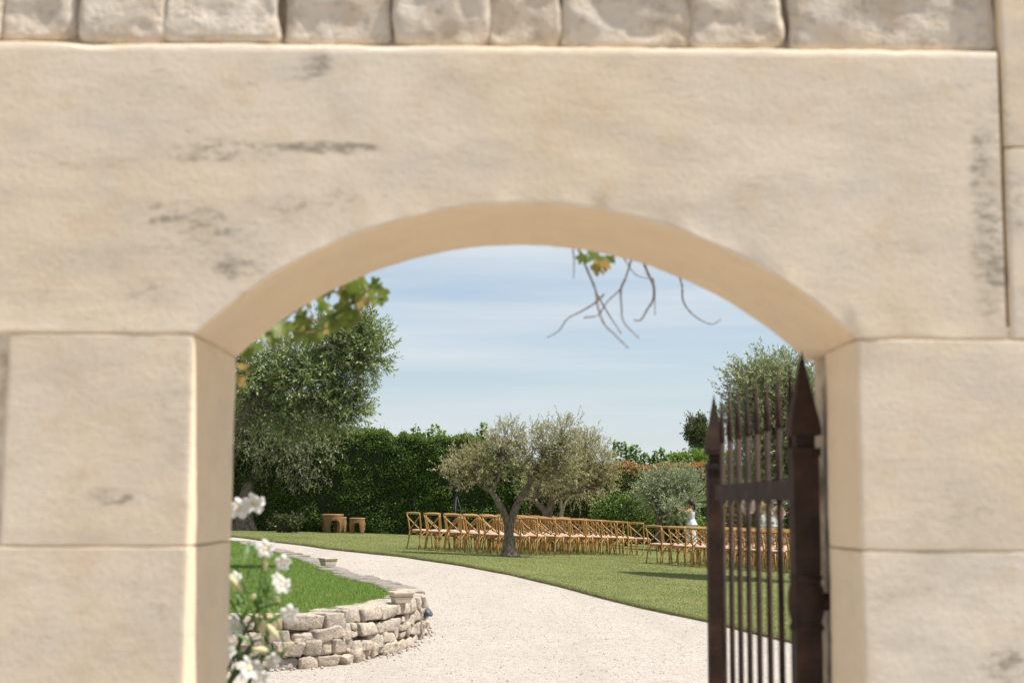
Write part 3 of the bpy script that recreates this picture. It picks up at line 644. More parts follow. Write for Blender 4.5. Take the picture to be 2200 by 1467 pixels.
# ---------------------------------------------------------------- foliage builders
def leaf_cloud(P, D, Ls, wr, lvl=None, curl=0.0):
    n = len(P); D = D / (np.linalg.norm(D, axis=1, keepdims=True) + 1e-9); r_ = rng.normal(size=(n, 3)); s_ = np.cross(D, r_); s_ /= np.linalg.norm(s_, axis=1, keepdims=True) + 1e-9
    Ln = (Ls * rng.uniform(0.7, 1.25, n))[:, None]; Wn = Ln * wr * 0.5; up = np.cross(s_, D)
    V = np.empty((n, 4, 3)); V[:, 0] = P; V[:, 1] = P + D * Ln * 0.45 + s_ * Wn + up * Ln * curl; V[:, 2] = P + D * Ln; V[:, 3] = P + D * Ln * 0.45 - s_ * Wn + up * Ln * curl
    a = rng.random(n) if lvl is None else lvl
    return V.reshape(-1, 3), np.arange(4 * n).reshape(-1, 4), np.repeat(a, 4)
def sprigs(lobes, per, Ls, n_leaf, spread=0.14, up=0.35, droop=0.0, slen=0.38):
    """lobes: (centre, (rx,ry,rz), weight) -> leaf base points + directions + twig lines + clump centres"""
    Ps = []; Ds = []; tw = []; cl = []
    for c, r, wt in lobes:
        c = np.array(c); r = np.array(r); m = max(6, int(per * wt))
        u = rng.normal(size=(m, 3)); u /= np.linalg.norm(u, axis=1, keepdims=True); rad = rng.uniform(0.25, 1.0, (m, 1)) ** 0.55
        ctr = c + u * rad * r; cl += list(ctr)
        k = 6
        b = np.repeat(ctr, k, 0) + rng.normal(size=(m * k, 3)) * spread; o = (b - c) / r
        d = o / (np.linalg.norm(o, axis=1, keepdims=True) + 1e-6) + rng.normal(size=b.shape) * 0.5 + np.array([0, 0, up - droop]); d /= np.linalg.norm(d, axis=1, keepdims=True)
        ln = slen * rng.uniform(0.5, 1.2, (len(b), 1)); tw += list(zip(b, b + d * ln))
        t_ = np.tile(np.linspace(0.08, 1, n_leaf), len(b))[:, None]; bb = np.repeat(b, n_leaf, 0); dd = np.repeat(d, n_leaf, 0); ll = np.repeat(ln, n_leaf, 0)
        pp = bb + dd * ll * t_; pp[:, 2] -= (droop * 0.25 * (t_[:, 0] ** 2) * ll[:, 0]); side = rng.normal(size=pp.shape); side -= dd * (side * dd).sum(1, keepdims=True); side /= np.linalg.norm(side, axis=1, keepdims=True) + 1e-6
        Ps.append(pp); Ds.append(dd * 0.75 + side * rng.uniform(0.4, 1.0, (len(pp), 1)) + np.array([0, 0, -droop * 0.4]))
    return np.concatenate(Ps), np.concatenate(Ds), tw, cl
def tree(name, label, cat, base, limbs, lobes, mat, bark, per=40, Ls=0.055, wr=0.26, n_leaf=12, group=None, limb_tw=0.009, **kw):
    root = tag(empty(name, base), label, cat, group); b = Vector(base)
    m = MB(); nodes = []
    for pts, rad in limbs:
        sp = spline([tuple(p) + (r_,) for p, r_ in zip(pts, rad)], 5); m.tube([p[:3] for p in sp], [max(0.004, p[3] * (1 + 0.12 * mnoise.noise(Vector(p[:3]) * 5))) for p in sp], 9)
        nodes += [Vector(p[:3]) for p in sp]
    P, D, tw, cl = sprigs(lobes, per, Ls, n_leaf, **kw)
    NN = np.array(nodes)
    keep(m.build('trunk', bark, None), root)
    m = MB()
    for c in cl:
        d = np.linalg.norm(NN - c, axis=1) + np.maximum(0, NN[:, 2] - c[2]) * 1.5; j = int(np.argmin(d)); a = Vector(NN[j]); cv_ = Vector(c); mid = a.lerp(cv_, 0.55) + Vector(rng.normal(0, 0.05, 3)) + Vector((0, 0, -0.05))
        m.tube([a, mid, cv_], [limb_tw * 1.6, limb_tw, limb_tw * 0.5], 4, False)
    for a, e in tw: m.tube([a, e], [0.0028, 0.001], 3, False)
    keep(m.build('branches', bark, None), root)
    V, Q, A = leaf_cloud(P, D, Ls, wr); cr_ = keep(new_obj('crown', np_mesh('crown', V, Q, A), None, mat), root); cr_['kind'] = 'stuff'
    return root
def LB(Y, items, k=1.0):                 # lobes from photo positions at depth Y
    s_ = Y / F; out = []
    for it in items:
        px, py, rx, ry = it[:4]; dy = it[4] if len(it) > 4 else 0.0; c = at(px, py, Y + dy); r_ = (rx * s_, k * 0.5 * (rx + ry) * s_, ry * s_)
        out.append(((c.x, c.y, c.z), r_, max(0.25, (rx * ry) / 3600.0 * (s_ / 0.0114) ** 2)))
    return out
def LM(Y, pts, rad): return [at(p[0], p[1], Y + (p[2] if len(p) > 2 else 0)) for p in pts], rad

# --- olive beside the chairs
Y0 = 34.4; b0 = at(1095, 1189, Y0); b0.z = terrain(b0.x, Y0) + 0.03
tree('olive_tree', 'forked grey-green olive tree in the chairs, its trunk nearest to the drive', 'tree', (b0.x, b0.y, b0.z),
     [LM(Y0, [(1095, 1194), (1095, 1184), (1094, 1165), (1093, 1142), (1094, 1124)], [0.26, 0.19, 0.135, 0.12, 0.12]),
      LM(Y0, [(1094, 1128), (1086, 1110), (1076, 1090, -.1), (1064, 1068, -.1), (1052, 1053, -.1), (1040, 1047, 0), (1026, 1038, 0), (1017, 1024, .1), (1008, 1000, .1)], [0.11, 0.10, 0.085, 0.075, 0.06, 0.05, 0.042, 0.03, 0.012]),
      LM(Y0, [(1055, 1056, -.1), (1062, 1044, -.2), (1070, 1030, -.2), (1072, 1015, -.2), (1076, 995, -.2)], [0.06, 0.045, 0.04, 0.03, 0.012]),
      LM(Y0, [(1036, 1046), (1027, 1030, -.2), (1027, 1010, -.2), (1032, 990, -.2)], [0.04, 0.03, 0.025, 0.01]),
      LM(Y0, [(1034, 1043), (1018, 1035, -.1), (1005, 1028), (992, 1020)], [0.035, 0.025, 0.02, 0.008]),
      LM(Y0, [(1094, 1128), (1102, 1106), (1112, 1082), (1124, 1062), (1136, 1042), (1143, 1026), (1150, 1005), (1166, 980)], [0.11, 0.095, 0.085, 0.08, 0.075, 0.06, 0.04, 0.015]),
      LM(Y0, [(1140, 1034), (1133, 1012, -.2), (1130, 998, -.2), (1140, 985, -.2)], [0.045, 0.03, 0.025, 0.01]),
      LM(Y0, [(1145, 1020), (1165, 1000, .2), (1185, 985, .2), (1205, 960, .2)], [0.045, 0.03, 0.025, 0.01])],
     LB(Y0, [(1008, 1000, 40, 32), (1048, 988, 40, 38), (1085, 958, 26, 26, .2), (1105, 990, 42, 30), (1150, 968, 48, 40), (1196, 955, 40, 40), (1212, 926, 20, 14), (1180, 1008, 38, 24), (1225, 990, 32, 38), (990, 1012, 22, 18), (1090, 935, 14, 12)]),
     M_olive, M_bark, per=98, Ls=0.056, wr=0.26, n_leaf=16, slen=0.27)
b1 = at(1178, 1100, 40.5); zb1 = terrain(b1.x, 40.5)
Yk = 40.5
tree('olive_tree', 'olive tree with spreading pale limbs standing behind the forked one', 'tree', (b1.x, Yk, zb1),
     [([Vector((b1.x, Yk, zb1 - .05)), Vector((b1.x, Yk, zb1 + .5)), at(1176, 1118, Yk), at(1177, 1105, Yk)], [0.2, 0.14, 0.12, 0.115]),
      LM(Yk, [(1176, 1108), (1168, 1094), (1155, 1082), (1143, 1070), (1136, 1058), (1128, 1045)], [0.12, 0.10, 0.085, 0.06, 0.045, 0.02]),
      LM(Yk, [(1155, 1082), (1152, 1070), (1153, 1055)], [0.05, 0.045, 0.02]),
      LM(Yk, [(1178, 1106), (1183, 1085), (1186, 1066), (1196, 1055), (1212, 1042), (1232, 1025)], [0.12, 0.10, 0.09, 0.06, 0.045, 0.015]),
      LM(Yk, [(1185, 1076), (1200, 1066), (1220, 1060), (1245, 1058), (1262, 1052)], [0.06, 0.05, 0.045, 0.035, 0.015])],
     LB(Yk, [(1240, 1012, 48, 36), (1272, 985, 34, 34), (1286, 1018, 30, 32), (1190, 1030, 38, 24), (1262, 955, 18, 12), (1250, 1035, 46, 20), (1150, 1042, 26, 18), (1302, 998, 14, 22)]),
     M_olive, M_bark, per=95, Ls=0.058, wr=0.27, n_leaf=16, slen=0.27)
b2 = at(1208, 1100, 44); zb2 = terrain(b2.x, 44)
tree('olive_tree', 'slender olive with one thin pale forked trunk behind the chair backs', 'tree', (b2.x, 44, zb2),
     [([Vector((b2.x, 44, zb2)), at(1206, 1112, 44), at(1209, 1092, 44)], [0.08, 0.068, 0.06]), LM(44, [(1209, 1094), (1204, 1082), (1206, 1070), (1212, 1050)], [0.045, 0.038, 0.03, 0.015]), LM(44, [(1209, 1092), (1216, 1078), (1226, 1068), (1244, 1058)], [0.045, 0.038, 0.03, 0.015])],
     LB(44, [(1215, 1038, 34, 22), (1250, 1045, 34, 20)]), M_olive, M_bark_pale, per=90, Ls=0.07, wr=0.28, n_leaf=14)
b3 = at(1420, 1115, 47); zb3 = terrain(b3.x, 47)
tree('olive_tree', 'small rounded silver olive beside the woman in white', 'tree', (b3.x, 47, zb3),
     [([Vector((b3.x, 47, zb3 - .05)), at(1417, 1118, 47), at(1414, 1100, 47), at(1404, 1080, 47), at(1400, 1060, 47)], [0.16, 0.13, 0.12, 0.09, 0.03]), LM(47, [(1416, 1110), (1428, 1090), (1436, 1070), (1440, 1045)], [0.1, 0.085, 0.06, 0.02])],
     LB(47, [(1410, 1052, 32, 26), (1450, 1046, 38, 26), (1484, 1058, 22, 28), (1430, 1030, 26, 14), (1460, 1078, 42, 22), (1402, 1074, 28, 18), (1445, 1096, 34, 16), (1468, 1030, 18, 12), (1450, 1096, 9, 9, -1.0)]), M_olive_far, M_bark, per=95, Ls=0.07, wr=0.3, n_leaf=14, up=0.7)
# --- big olive at the left
b4 = hit(527, 1141); Y4 = b4.y
tree('olive_tree', 'old gnarled olive with drooping silver branches at the hedge', 'tree', (b4.x, b4.y, b4.z),
     [LM(Y4, [(526, 1146), (526, 1130), (528, 1095), (530, 1062), (536, 1040)], [0.62, 0.48, 0.34, 0.27, 0.24]),
      LM(Y4, [(545, 1143, -.3), (538, 1120, -.3), (535, 1085, -.2), (538, 1050, 0)], [0.16, 0.12, 0.10, 0.1]),
      LM(Y4, [(534, 1048), (548, 1028), (570, 1022), (590, 1018), (610, 1005), (640, 985)], [0.2, 0.18, 0.14, 0.10, 0.07, 0.02]),
      LM(Y4, [(570, 1022), (585, 1005), (600, 985), (605, 960)], [0.12, 0.1, 0.06, 0.02]), LM(Y4, [(538, 1040), (545, 1010), (560, 985), (560, 940)], [0.15, 0.11, 0.08, 0.03]),
      LM(Y4, [(534, 1045), (520, 1020), (505, 1000), (490, 960)], [0.15, 0.12, 0.08, 0.03])],
     LB(Y4, [(545, 955, 55, 44), (605, 945, 52, 42), (650, 950, 46, 36), (680, 975, 32, 28), (650, 1000, 36, 26), (695, 950, 24, 22), (716, 970, 14, 14), (640, 1025, 22, 14), (600, 985, 36, 20), (560, 890, 80, 50), (640, 890, 70, 45), (480, 930, 60, 70), (675, 1025, 14, 16), (520, 860, 80, 60)]),
     M_olive_sage, M_bark, per=50, Ls=0.085, wr=0.24, n_leaf=15, up=0.0, droop=0.55, slen=0.5, limb_tw=0.007)
bn = Vector((-5.6, 24.5, 0)); bn.z = cap_z(bn.x, bn.y) - .05; Yn = 24.5
tree('olive_tree', 'dark leafy olive overhanging the raised lawn, its long sprays against the sky', 'tree', tuple(bn),
     [([bn, bn + Vector((.1, 0, .7)), bn + Vector((.35, .1, 1.5)), bn + Vector((.8, .1, 2.2))], [0.3, 0.22, 0.19, 0.16]),
      ([bn + Vector((.8, .1, 2.2)), at(560, 850, Yn), at(640, 800, Yn), at(720, 770, Yn), at(790, 730, Yn)], [0.14, 0.1, 0.07, 0.04, 0.012]),
      ([bn + Vector((.8, .1, 2.2)), at(540, 890, Yn), at(620, 870, Yn), at(720, 850, Yn)], [0.12, 0.08, 0.05, 0.015]),
      ([bn + Vector((.5, .1, 1.8)), at(480, 800, Yn), at(560, 740, Yn)], [0.12, 0.08, 0.02])],
     LB(Yn, [(560, 840, 62, 48), (630, 835, 58, 48), (664, 832, 52, 44), (719, 857, 34, 32), (654, 784, 46, 34), (620, 785, 48, 30), (702, 782, 32, 26), (731, 742, 22, 18), (689, 730, 24, 18), (759, 750, 12, 14), (770, 718, 12, 6), (744, 812, 16, 16), (560, 780, 48, 30), (590, 900, 52, 24), (644, 904, 38, 20), (719, 897, 18, 14), (480, 800, 80, 70), (774, 772, 10, 5), (789, 714, 8, 4), (796, 764, 8, 3), (756, 874, 10, 8)]),
     M_olive_green, M_bark, per=88, Ls=0.085, wr=0.23, n_leaf=15, slen=0.38, up=0.35, spread=0.08, limb_tw=0.007)
# --- tree behind the gate
br = Vector((6.75, 29.2, 0)); br.z = terrain(br.x, br.y); Yr = 29.2
tree('olive_tree', 'tall bushy olive seen through the iron gate, crown above the spear tips', 'tree', tuple(br),
     [([br, br + Vector((0, 0, .6)), br + Vector((-.05, 0, 1.3)), br + Vector((-.1, 0, 2.2)), br + Vector((-.2, 0, 3.4))], [0.2, 0.16, 0.14, 0.11, 0.04]), ([br + Vector((0, 0, 1.2)), br + Vector((-.5, -.1, 1.9)), br + Vector((-.9, 0, 2.9)), br + Vector((-1, 0, 3.8))], [0.11, 0.08, 0.06, 0.02])],
     LB(Yr, [(1640, 818, 50, 36), (1690, 815, 48, 44), (1622, 862, 42, 44), (1680, 860, 60, 55), (1640, 920, 62, 50), (1700, 940, 60, 60), (1610, 980, 44, 42), (1665, 1000, 60, 40), (1750, 890, 80, 80), (1740, 990, 70, 50), (1604, 822, 18, 24), (1590, 895, 12, 12), (1600, 1030, 40, 22), (1680, 1040, 50, 18)], 1.7),
     M_olive_sage, M_bark, per=125, Ls=0.07, wr=0.3, n_leaf=14, up=0.55, slen=0.28, limb_tw=0.007)

# --- hedges: a dark core of twigs and a skin of leaves
def hedge(name, label, x0, x1, Yf, depth, ztopf, n, mat, Ls, wr, red=None, bulge=0.12, loose=0.1):
    root = tag(empty(name, ((x0 + x1) / 2, Yf + depth / 2, terrain((x0 + x1) / 2, Yf))), label, 'hedge')
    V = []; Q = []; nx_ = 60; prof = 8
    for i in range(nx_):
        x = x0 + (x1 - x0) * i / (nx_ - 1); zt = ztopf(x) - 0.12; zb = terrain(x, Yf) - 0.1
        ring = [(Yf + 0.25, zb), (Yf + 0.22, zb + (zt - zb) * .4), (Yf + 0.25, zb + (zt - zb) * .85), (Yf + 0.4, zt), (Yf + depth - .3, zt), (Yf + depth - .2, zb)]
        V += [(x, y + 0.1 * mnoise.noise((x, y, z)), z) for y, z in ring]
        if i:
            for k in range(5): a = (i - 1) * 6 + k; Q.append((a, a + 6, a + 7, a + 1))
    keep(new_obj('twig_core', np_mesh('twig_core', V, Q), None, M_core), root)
    nf = int(n * 0.72); nt_ = n - nf
    x = rng.uniform(x0, x1, n); far_ = rng.random(n) < 0.8; lim = max(x0, -10.5); x[far_] = rng.uniform(lim, x1, far_.sum()); zt = np.array([ztopf(q) for q in x]); zb = np.array([terrain(q, Yf) for q in x])
    f = rng.random(nf) ; zz = np.empty(n); yy = np.empty(n)
    zz[:nf] = zb[:nf] + (zt[:nf] - zb[:nf]) * f
    bl = np.array([mnoise.noise((a * 1.1, b * 1.3, 2)) + 0.6 * mnoise.noise((a * 2.7, b * 2.7, 5)) for a, b in zip(x[:nf], zz[:nf])])
    yy[:nf] = Yf + 0.12 - bl * bulge * 1.6 + rng.gamma(1.6, loose, nf) + 0.35 * np.clip((f - 0.88) / 0.12, 0, 1) ** 2
    yy[nf:] = Yf + 0.2 + rng.random(nt_) * (depth - 0.4); zz[nf:] = zt[nf:] - rng.gamma(1.4, 0.07, nt_) + 0.16 * np.array([mnoise.noise((a * 2.3, b * 2, 8)) for a, b in zip(x[nf:], yy[nf:])]) + 0.05
    stray = rng.random(n) > 0.985; zz[nf:][stray[nf:]] += rng.gamma(1.5, 0.08, stray[nf:].sum())
    P = np.stack([x, yy, zz], 1); D = rng.normal(size=(n, 3)) + np.array([0, -0.7, 0.25]); D[nf:] += np.array([0, 0.3, 0.7])
    lv = rng.random(n) * 0.72 + 0.28 * (rng.random(n) > 0.88); lv[nf:] = np.clip(lv[nf:] * .6 + .42, 0, 1)  # top leaves coloured lighter: sunlight on the hedge top put into their tone
    if red is not None:
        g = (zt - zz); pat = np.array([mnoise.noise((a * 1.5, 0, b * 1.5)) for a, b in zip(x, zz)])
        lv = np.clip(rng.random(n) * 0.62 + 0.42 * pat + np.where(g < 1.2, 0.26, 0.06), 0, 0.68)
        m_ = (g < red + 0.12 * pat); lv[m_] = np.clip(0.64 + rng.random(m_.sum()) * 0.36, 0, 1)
    V, Q, A = leaf_cloud(P, D, Ls, wr, lv, 0.08)
    fo = keep(new_obj('foliage', np_mesh('foliage', V, Q, A), None, mat), root); fo['kind'] = 'stuff'
    return root
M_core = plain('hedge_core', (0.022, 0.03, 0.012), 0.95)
HY = 51.0
def top1(x): return at(870, 925, HY).z + 0.3 * mnoise.noise((x * 0.8, 1, 1)) + 0.16 * mnoise.noise((x * 2.4, 4, 1)) - 0.25 * smooth(-4.6, -3.2, x) - 0.9 * smooth(-0.9, 1.2, x) + 0.25 * smooth(-4.8, -6.2, x)
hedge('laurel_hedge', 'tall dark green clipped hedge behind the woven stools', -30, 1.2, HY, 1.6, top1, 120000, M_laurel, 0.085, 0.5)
def top2(x): return at(1420, 1001, 54).z + 0.12 * mnoise.noise((x * 1.1, 7, 1)) + 0.05 * mnoise.noise((x * 4, 7, 1))
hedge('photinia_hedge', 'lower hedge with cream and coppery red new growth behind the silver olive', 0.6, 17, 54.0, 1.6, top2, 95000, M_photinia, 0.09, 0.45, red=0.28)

# --- shrubs in front of and trees beyond the hedge
def bush(name, label, c, r, n, mat, Ls, wr, cat='shrub', trunk=True, flat=0.4, bark=None, group=None):
    zb = terrain(c[0], c[1]); root = tag(empty(name, (c[0], c[1], zb)), label, cat, group)
    k = max(14, n // 160); u = rng.normal(size=(k, 3)); u /= np.linalg.norm(u, axis=1, keepdims=True); u *= rng.uniform(0.3, 1.0, (k, 1)) ** 0.5
    ctr = np.array(c) + u * np.array(r) * 0.85; P = ctr[rng.integers(0, k, n)] + rng.normal(size=(n, 3)) * np.array(r) * 0.16
    P = P[P[:, 2] > zb + 0.02]; D = (P - np.array(c)) / np.array(r) + rng.normal(size=P.shape) * 0.6 + np.array([0, 0, 0.2])
    V, Q, A = leaf_cloud(P, D, Ls, wr); cr_ = keep(new_obj('crown', np_mesh('crown', V, Q, A), None, mat), root); cr_['kind'] = 'stuff'
    m = MB(); m.tube([(c[0], c[1], zb - .05), (c[0] + .03, c[1], (zb + c[2]) / 2), (c[0], c[1], c[2])], [0.05 + 0.03 * r[0], 0.04 + .02 * r[0], 0.015], 7)
    for q in ctr[: min(k, 26)]: m.tube([(c[0], c[1], max(zb, c[2] - r[2] * .8)), Vector(c).lerp(Vector(q), .5) + Vector((0, 0, -.05)), q], [0.025, 0.016, 0.006], 4, False)
    keep(m.build('trunk', bark or M_bark, None), root); return root
def shoots(name, label, items, Y, n_each, mat, Ls):
    c = at(items[0][0], 1000, Y); root = tag(empty(name, (c.x, Y, terrain(c.x, Y))), label, 'tree'); Ps = []; Ds = []; m = MB(); zb = terrain(c.x, Y)
    m.tube([(c.x, Y, zb - .05), (c.x, Y, zb + 1.2), (c.x, Y, at(1000, 985, Y).z)], [0.12, 0.1, 0.06], 7)
    for (px, py, wpx) in items:
        tip = at(px, py, Y); s_ = Y / F; base = Vector((tip.x + rng.normal(0, .06), Y, tip.z - random.uniform(1.0, 1.4)))
        m.tube([(c.x, Y, at(1000, 985, Y).z), base, tip], [0.04, 0.018, 0.006], 5, False)
        t_ = rng.random(n_each) ** 0.8; ax = np.array(base)[None] * (1 - t_[:, None]) + np.array(tip)[None] * t_[:, None]; a = rng.uniform(0, 2 * np.pi, n_each); rr = wpx * s_ * (1.15 - 0.85 * t_) * rng.random(n_each) ** .5
        P = ax + np.stack([np.cos(a) * rr, np.sin(a) * rr, rng.normal(0, .04, n_each)], 1); Ps.append(P); Ds.append(np.stack([np.cos(a), np.sin(a), rng.uniform(-.9, .3, n_each)], 1))
    V, Q, A = leaf_cloud(np.concatenate(Ps), np.concatenate(Ds), Ls, 0.8, None, 0.1); cr_ = keep(new_obj('crown', np_mesh('crown', V, Q, A), None, mat), root); cr_['kind'] = 'stuff'
    keep(m.build('trunk', M_bark, None), root); return root
shoots('mulberry_tree', 'pale green leafy tree top rising over the dark hedge', [(893, 915, 14), (915, 925, 12), (935, 912, 16), (950, 920, 14), (962, 935, 10)], 55, 110, M_bright, 0.15)
shoots('mulberry_tree', 'single bright green shoot showing just left of the forked olive crown', [(1040, 906, 8), (1030, 922, 12), (1022, 935, 12)], 55, 120, M_bright, 0.13)
shoots('mulberry_tree', 'row of bright green upright shoots above the coppery hedge', [(1324, 947, 7), (1340, 950, 10), (1350, 958, 10), (1362, 955, 9), (1372, 966, 9), (1388, 972, 9), (1408, 968, 8), (1423, 962, 7), (1432, 975, 8), (1400, 982, 12), (1378, 985, 12), (1350, 980, 14), (1420, 985, 12)], 59, 130, M_bright, 0.14)
c = at(1495, 932, 64); bush('holm_oak', 'dark evergreen tree top beside the gate, far beyond the hedge', (c.x, 64, c.z), (0.62, .7, 0.85), 5200, M_dark, 0.11, 0.5, 'tree')
c = at(1500, 985, 60); bush('bay_shrub', 'rounded bright green shrub top under the dark evergreen', (c.x, 60, c.z), (1.25, .9, 0.42), 5200, M_bright, 0.12, 0.5, 'shrub')
c = at(1345, 1075, 50.5); bush('camellia_shrub', 'glossy dark green shrub between the two olives', (c.x, 50.5, c.z - .45), (1.15, 0.7, 0.8), 8000, M_laurel, 0.10, 0.45)
c = at(1510, 1105, 51); bush('camellia_shrub', 'low glossy shrub behind the woman in white', (c.x, 51, c.z), (0.7, .5, 0.7), 4200, M_laurel, 0.10, 0.45)
c = at(1503, 1123, 48.6); bush('young_shrub', 'small bright green bush at the foot of the hedge behind the woman', (c.x, 48.6, c.z - .1), (0.26, .25, 0.3), 600, M_bright, 0.10, 0.5)
c = at(618, 1120, 49.5); bush('laurel_shrub', 'low light green shrub in front of the dark hedge', (c.x, 49.5, c.z - .05), (0.6, .4, 0.42), 2000, M_dark, 0.09, 0.5)
c = at(1610, 1100, 50.5); bush('camellia_shrub', 'sunlit shrub seen between the gate pickets', (c.x, 50.5, c.z), (1.3, .6, 0.9), 6000, M_photinia, 0.09, 0.45)

# ---------------------------------------------------------------- chairs
def make_chair():
    root = empty('cross_back_chair', (0, 0, 0))
    m = MB(); n = 20; ring = []
    for zz, sc in ((0.435, 0.93), (0.44, 0.99), (0.458, 1.0), (0.472, 0.96), (0.482, 0.80), (0.487, 0.4)):
        for k in range(n):
            a = 2 * math.pi * k / n; cx_, sy_ = math.cos(a), math.sin(a); q = (abs(cx_) ** 3.2 + abs(sy_) ** 3.2) ** (-1 / 3.2)
            ring.append((cx_ * q * (0.215 + 0.012 * sy_) * sc, 0.20 + sy_ * q * 0.205 * sc, zz))
    f = [(i * n + k, i * n + (k + 1) % n, (i + 1) * n + (k + 1) % n, (i + 1) * n + k) for i in range(5) for k in range(n)] + [tuple(range(n))[::-1], tuple(5 * n + k for k in range(n))]
    m.add(ring, f); m.build('seat', M_seat, root)
    m = MB(); m.tube([(x, y, 0.428) for x, y in [(0.205 * math.cos(a) * 1.02, 0.2 + 0.195 * math.sin(a)) for a in np.linspace(0, 2 * math.pi, 17)]], 0.013, 6, False); m.build('seat_frame', M_wood, root)
    post = lambda s, h: Vector((s * np.interp(h, [0, .45, .75, .88], [.20, .19, .205, .222]), np.interp(h, [0, .2, .45, .7, .88], [-.09, -.035, .005, -.035, -.085]), h))
    for s in (-1, 1):
        m = MB(); m.tube([post(s, h) for h in (0, .12, .25, .45, .6, .75, .865)], [.0145, .0165, .0185, .0205, .019, .0175, .016], 7); m.build('back_leg', M_wood, root)
        m = MB(); m.tube([(s * .195, .37, .435), (s * .2, .375, .3), (s * .205, .385, .14), (s * .205, .395, 0)], [.020, .0185, .0165, .0145], 7); m.build('front_leg', M_wood, root)
        a, b = post(s, .80), post(-s, .47)
        m = MB(); pts = [a.lerp(b, t_) + Vector((0, -0.014 * math.sin(math.pi * t_) + s * 0.006, 0)) for t_ in (0, .25, .5, .75, 1)]; m.tube(pts, .0135, 6); m.build('cross_slat', M_wood, root)
    m = MB(); pts = []
    for t_ in np.linspace(-1, 1, 11): pts.append((t_ * .232, -.082 - 0.038 * (1 - t_ * t_), .878 - 0.006 * t_ * t_))
    v = []; f = []
    for i, p in enumerate(pts):
        w_ = 0.026 * (1 - 0.35 * abs(np.linspace(-1, 1, 11)[i]) ** 4)
        for k in range(8):
            a = 2 * math.pi * k / 8; v.append((p[0], p[1] + .017 * math.cos(a), p[2] + w_ * 1.1 * math.sin(a)))
        if i:
            for k in range(8): f.append(((i - 1) * 8 + k, (i - 1) * 8 + (k + 1) % 8, i * 8 + (k + 1) % 8, i * 8 + k))
    f += [tuple(range(8))[::-1], tuple(80 + k for k in range(8))]; m.add(v, f); m.build('top_rail', M_wood, root)
    def archb(p, q, dz):
        m = MB(); p, q = Vector(p), Vector(q); pts = [p.lerp(q, t_) + Vector((0, 0, dz * math.sin(math.pi * t_) ** .6)) for t_ in np.linspace(0, 1, 9)]; m.tube(pts, .0095, 5); m.build('bentwood_brace', M_wood, root)
    archb((-.196, -.04, .25), (.196, -.04, .25), .165); archb((-.2, .38, .26), (.2, .38, .26), .155); archb((-.2, -.03, .25), (-.2, .375, .26), .16); archb((.2, -.03, .25), (.2, .375, .26), .16)
    return root
proto = make_chair(); kids = list(proto.children); used = [False]
ORD = ['first', 'second', 'third', 'fourth', 'fifth', 'sixth', 'seventh', 'eighth', 'ninth']
def put_chair(x, y, rz, label, group):
    if not used[0]: used[0] = True; r_ = proto
    else:
        r_ = proto.copy(); C.objects.link(r_)
        for k_ in kids:
            c_ = k_.copy(); C.objects.link(c_); c_.parent = r_
    r_.scale = (1.045,) * 3; r_.location = (x, y, terrain(x, y) + 0.025); r_.rotation_euler = (math.atan(0.0), 0, rz)
    tag(r_, label, 'chair', group)
PH = R(31.5); fd = np.array([math.sin(PH), math.cos(PH)]); rd = np.array([math.cos(PH), -math.sin(PH)])
for row in range(9):
    for cidx in range(6):
        o = np.array([0.52, 35.25]) + fd * 0.872 * row - rd * 0.58 * cidx + rng.normal(0, 0.025, 2)
        put_chair(o[0], o[1], -PH + rng.normal(0, 0.08), f'wooden cross-back chair, {ORD[cidx]} from the aisle, {ORD[row]} row from the drive, olive-tree block', 'chairs set out in rows by the olive trees')
for row in range(7):
    for cidx in range(7):
        o = np.array([4.02, 35.2]) + fd * 0.872 * row + rd * 0.60 * cidx + rng.normal(0, 0.025, 2)
        put_chair(o[0], o[1], -PH + rng.normal(0, 0.05), f'wooden cross-back chair, {ORD[cidx]} from the aisle, {ORD[row]} row from the drive, gate-side block', 'chairs set out in rows behind the gate')

